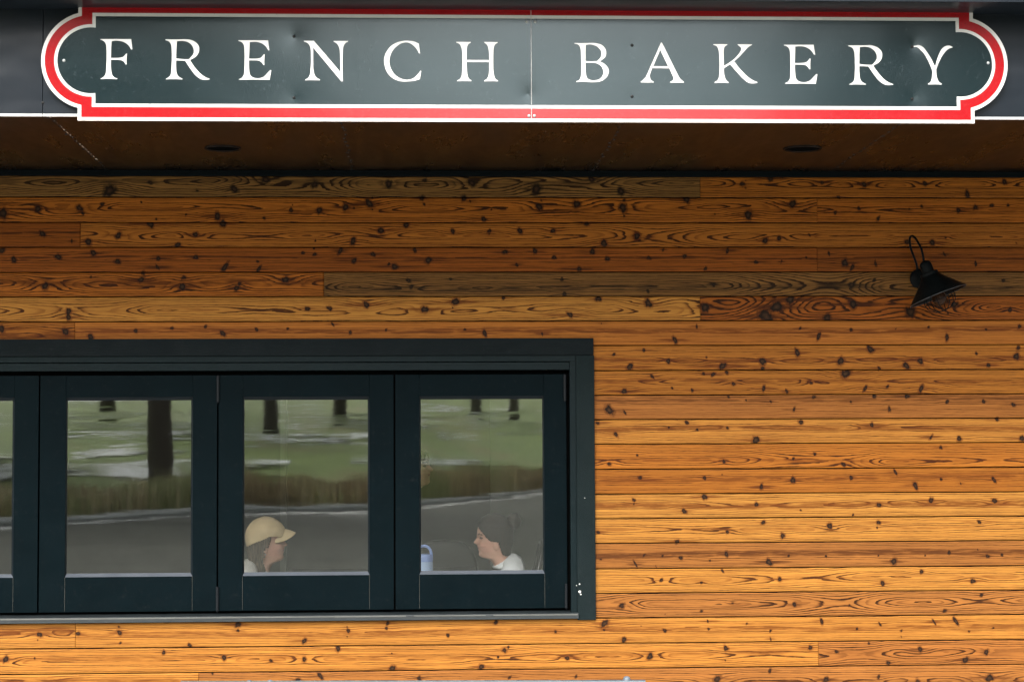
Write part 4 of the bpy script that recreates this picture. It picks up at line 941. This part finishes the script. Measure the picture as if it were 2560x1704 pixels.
    # clothing: shells lifted off the body
    def shell(name, keep, lift, mat):
        b = bmesh.new(); b.from_mesh(bodym); b.verts.ensure_lookup_table()
        dead = [q for q in b.verts if not keep(q.co)]; bmesh.ops.delete(b, geom=dead, context='VERTS'); b.normal_update()
        for q in b.verts:
            w = .0035*math.sin(q.co.z*70+q.co.x*40)*math.sin(q.co.y*55+q.co.x*25); q.co += q.normal*(lift+w)
        me = bpy.data.meshes.new(name); b.to_mesh(me); b.free(); o = link(name, me, mat, t, True); sd_ = o.modifiers.new('t', 'SOLIDIFY'); sd_.thickness = .003; return o
    wz = lambda c: False
    shell('shirt', lambda c: (c.z < -.110+hunch-.62*(c.x+.05)) and c.z > zp+.02 and not wz(c), .009, shirt_mat)
    shell('trousers', lambda c: c.z < zp+.045 and c.z > zf+.10, .008, trouser_mat)
    shell('shoe', lambda c: c.z < zf+.115, .007, M_CHAIR)
    return t, pr
def head_shell(name, parent, pr, mat, lift, keep, shape=None, n=96, solid=.004):
    """a surface following the head between given limits (hair, cap crown)"""
    zs_ = np.arange(-.125, .1716, .004); v = []; f = []; ok = []
    for z in zs_:
        fx, bx_, w = catmull_tab(HEAD, z); cx_ = (fx+bx_)/2*.6-.01
        for k in range(n):
            t = 2*math.pi*k/n; c, s = math.cos(t), math.sin(t); a = fx-cx_ if c > 0 else cx_-bx_
            q = Vector((cx_+a*math.copysign(abs(c)**.85, c), w*math.copysign(abs(s)**.9, s), z))
            d = Vector((q.x-cx_, q.y, (q.z-.07)*.8)).normalized(); l = lift(q) if callable(lift) else lift
            q2 = q+d*l
            if shape: q2 = shape(q2)
            v.append(tuple(pr @ q2)); ok.append(keep(q))
    top_ = len(v); v.append(tuple(pr @ (Vector((0, 0, .172+(lift(Vector((0, 0, .172))) if callable(lift) else lift)*.8))))); ok.append(True)
    for i in range(len(zs_)-1):
        for k in range(n):
            q = (i*n+k, i*n+(k+1) % n, (i+1)*n+(k+1) % n, (i+1)*n+k)
            if all(ok[j] for j in q): f.append(q)
    for k in range(n): f.append(((len(zs_)-1)*n+k, (len(zs_)-1)*n+(k+1) % n, top_))
    me = bpy.data.meshes.new(name); me.from_pydata(v, [], f); bm = bmesh.new(); bm.from_mesh(me)
    bmesh.ops.delete(bm, geom=[q for q in bm.verts if not q.link_faces], context='VERTS'); bm.to_mesh(me); bm.free()
    o = link(name, me, mat, parent, True); sd_ = o.modifiers.new('t', 'SOLIDIFY'); sd_.thickness = solid; sd_.offset = 1; return o
def hair_material(name, c0, c1):
    t = NT(name); n = t.noise(t.coord((160, 160, 14)), 1, 4, .6)
    return t.set(color=t.mix(t.smooth(n, .3, .7), c0, c1), rough=.6, spec=.2, normal=t.bump(n, .5, .004))
M_HAIR1 = hair_material('ash_brown_hair', (.034, .024, .016), (.11, .078, .054))
M_HAIR2 = hair_material('dark_brown_hair', (.006, .004, .003), (.020, .012, .008))
M_WHITE = plain('white_cotton', (.50, .51, .52), .8, .06, 10, bump=.3, bscale=40)
M_CREAM = plain('cream_cotton', (.52, .50, .46), .8, .06, 10, bump=.3, bscale=40)
M_JEANS = plain('dark_trousers', (.02, .024, .035), .8, .2, 30)
M_CAP = plain('tan_cap_cotton', (.54, .41, .235), .85, .09, 14, bump=.5, bscale=120)
SCL = .97
def place(t, ear, facing):
    t.location = ear; t.scale = (SCL, SCL, SCL); t.rotation_euler.z = 0 if facing > 0 else math.pi
pa, prA = person('woman in a tan baseball cap and cream top seated facing right', eL, 1, SCL, RZ0+SEATZ, M_CREAM, M_JEANS, M_HAIR1, 2, .026)
cap = head_shell('cap', pa, prA, M_CAP, lambda q: .012+.010*max(0, (q.z-.05)/.12), lambda q: q.z > .078+.42*min(0, q.x-.03)*.9+(.0 if q.x < .03 else -.1*(q.x-.03)), None, solid=.003)
# bill
v = []; f = []; nu, nv_ = 18, 8
for th in (0, 1):
    for i in range(nu+1):
        s = -1+2*i/nu; y0 = s*.064; x0 = .038+.066*math.sqrt(max(0, 1-s*s*.92)); x1 = .05+.122*max(0, 1-abs(s)**2.6)**.62
        for j in range(nv_+1):
            tt = j/nv_; x = x0*(1-tt)+max(x1, x0)*tt; y = y0*(1+.10*tt)
            droop = -.066*(abs(s)**2.0)-.012*tt*tt + .006*(1-tt)
            v.append(tuple(prA @ Vector((x, y, .118+droop-.22*(x-.09)*.5 - .0035*th))))
m_ = nv_+1; half = (nu+1)*m_
for th in (0, 1):
    for i in range(nu):
        for j in range(nv_): a = th*half+i*m_+j; f.append((a, a+1, a+1+m_, a+m_))
edge = [i*m_+nv_ for i in range(nu+1)]
for a, b in zip(edge[:-1], edge[1:]): f.append((a, b, b+half, a+half))
mb = MB(); mb.add(v, f); mb.build('cap_bill', M_CAP, cap, smooth=True)
mb = MB(); mb.lathe([(0, .0), (.006, .001), (.007, .004), (0, .006)], tuple(prA @ Vector((-.005, 0, .193))), n=12); mb.build('cap_button', M_CAP, cap, smooth=True)
def fall(q):            # loose long hair: hangs straight from the cap to the shoulder
    if q.z < .03: q = Vector((q.x-.012*min(1, (.03-q.z)/.1), q.y*(1.0+.10*min(1, (.03-q.z)/.12)), q.z))
    return q
head_shell('hair', pa, prA, M_HAIR1, lambda q: .010+.010*max(0, min(1, (.04-q.z)/.1)), lambda q: (q.x < .022 + .25*(q.z-.03) if q.z > .02 else q.x < .004-.0*q.z) and q.z < .12, fall)
mb = MB(); mb.lathe([(0, -.004), (.004, -.002), (.004, .002), (0, .004)], tuple(prA @ Vector((0, -.081, -.020))), n=10); mb.build('earring', M_WHITE, pa, smooth=True)
place(pa, eL, 1)
pb_, prB = person('woman with dark hair in a bun and white top seated facing left', eR, -1, SCL, RZ0+SEATZ, M_WHITE, M_JEANS, M_HAIR2, -4, .03)
hair = head_shell('hair', pb_, prB, M_HAIR2, lambda q: .009+.006*max(0, (q.z-.1)/.07), lambda q: q.x < .080 and q.z > float(np.interp(q.x, [-.05, -.03, -.012, .03, .05, .08], [-.055, -.04, .024, .036, .062, .105])), None)
bmh = bmesh.new(); bmesh.ops.create_icosphere(bmh, subdivisions=4, radius=1)
for q in bmh.verts:
    d = q.co.copy(); w = 1.0; q.co = prB @ (Vector((-.122, 0, .134)) + Vector((d.x*.042*w, d.y*.045*w, d.z*.050*w)))
me = bpy.data.meshes.new('hair_bun'); bmh.to_mesh(me); bmh.free(); link('hair_bun', me, M_HAIR2, hair, True)
mb = MB()
for i in range(5): mb.tube([prB @ Vector((.022+.004*i, -.070-.002*i, .05)), prB @ Vector((.018+.003*i, -.079, .0)), prB @ Vector((.012+.006*i, -.074, -.06-.01*i))], [.003, .0026, .001], 6)
mb.build('hair_strand', hair_material('auburn_strand', (.09, .035, .015), (.22, .09, .035)), hair, smooth=True)
place(pb_, eR, -1)

M_DARKTOP = plain('brown_top', (.10, .06, .04), .8, .2, 20)
eS = at(1035, 1188, 1.5)
pc_, prC = person('person with long brown hair standing farther back, half hidden by the stile above the bottle', eS, 1, SCL, 0, M_DARKTOP, M_JEANS, M_HAIR1, 4, .0, True)
head_shell('hair', pc_, prC, hair_material('brown_hair', (.05, .025, .012), (.14, .07, .035)), lambda q: .010+.012*max(0, min(1, (.04-q.z)/.1)), lambda q: q.x < .082 if q.z > .085 else q.x < .03, fall)
pc_.location = eS; pc_.scale = (SCL, SCL, SCL); pc_.rotation_euler.z = R(-12)

# ------------------------------------------------------------------ light
w = bpy.data.worlds.new('World'); S.world = w; w.use_nodes = True; nt = w.node_tree
bg = nt.nodes['Background']; sky = nt.nodes.new('ShaderNodeTexSky'); sky.sky_type = 'NISHITA'; sky.sun_disc = False
SUN_EL, SUN_AZ = R(43), R(200)      # azimuth clockwise from +Y
sky.sun_elevation = SUN_EL; sky.sun_rotation = SUN_AZ; sky.air_density = 1.0; sky.dust_density = 6; sky.ozone_density = 1
hs = nt.nodes.new('ShaderNodeHueSaturation'); hs.inputs['Saturation'].default_value = .30
nt.links.new(sky.outputs[0], hs.inputs['Color']); nt.links.new(hs.outputs[0], bg.inputs[0]); bg.inputs[1].default_value = .15
sd = bpy.data.lights.new('sun', 'SUN'); sd.energy = .5; sd.angle = R(60); sd.color = (1, .95, .88)
so = bpy.data.objects.new('sun', sd); COL.objects.link(so)
dirs = Vector((math.sin(SUN_AZ)*math.cos(SUN_EL), math.cos(SUN_AZ)*math.cos(SUN_EL), math.sin(SUN_EL)))
so.rotation_euler = dirs.to_track_quat('Z', 'Y').to_euler(); so.location = dirs*50
S.view_settings.view_transform = 'Standard'; S.view_settings.look = 'None'; S.view_settings.gamma = 1; S.view_settings.exposure = 1.74
S.cycles.use_denoising = True; S.cycles.max_bounces = 8; S.cycles.transparent_max_bounces = 12
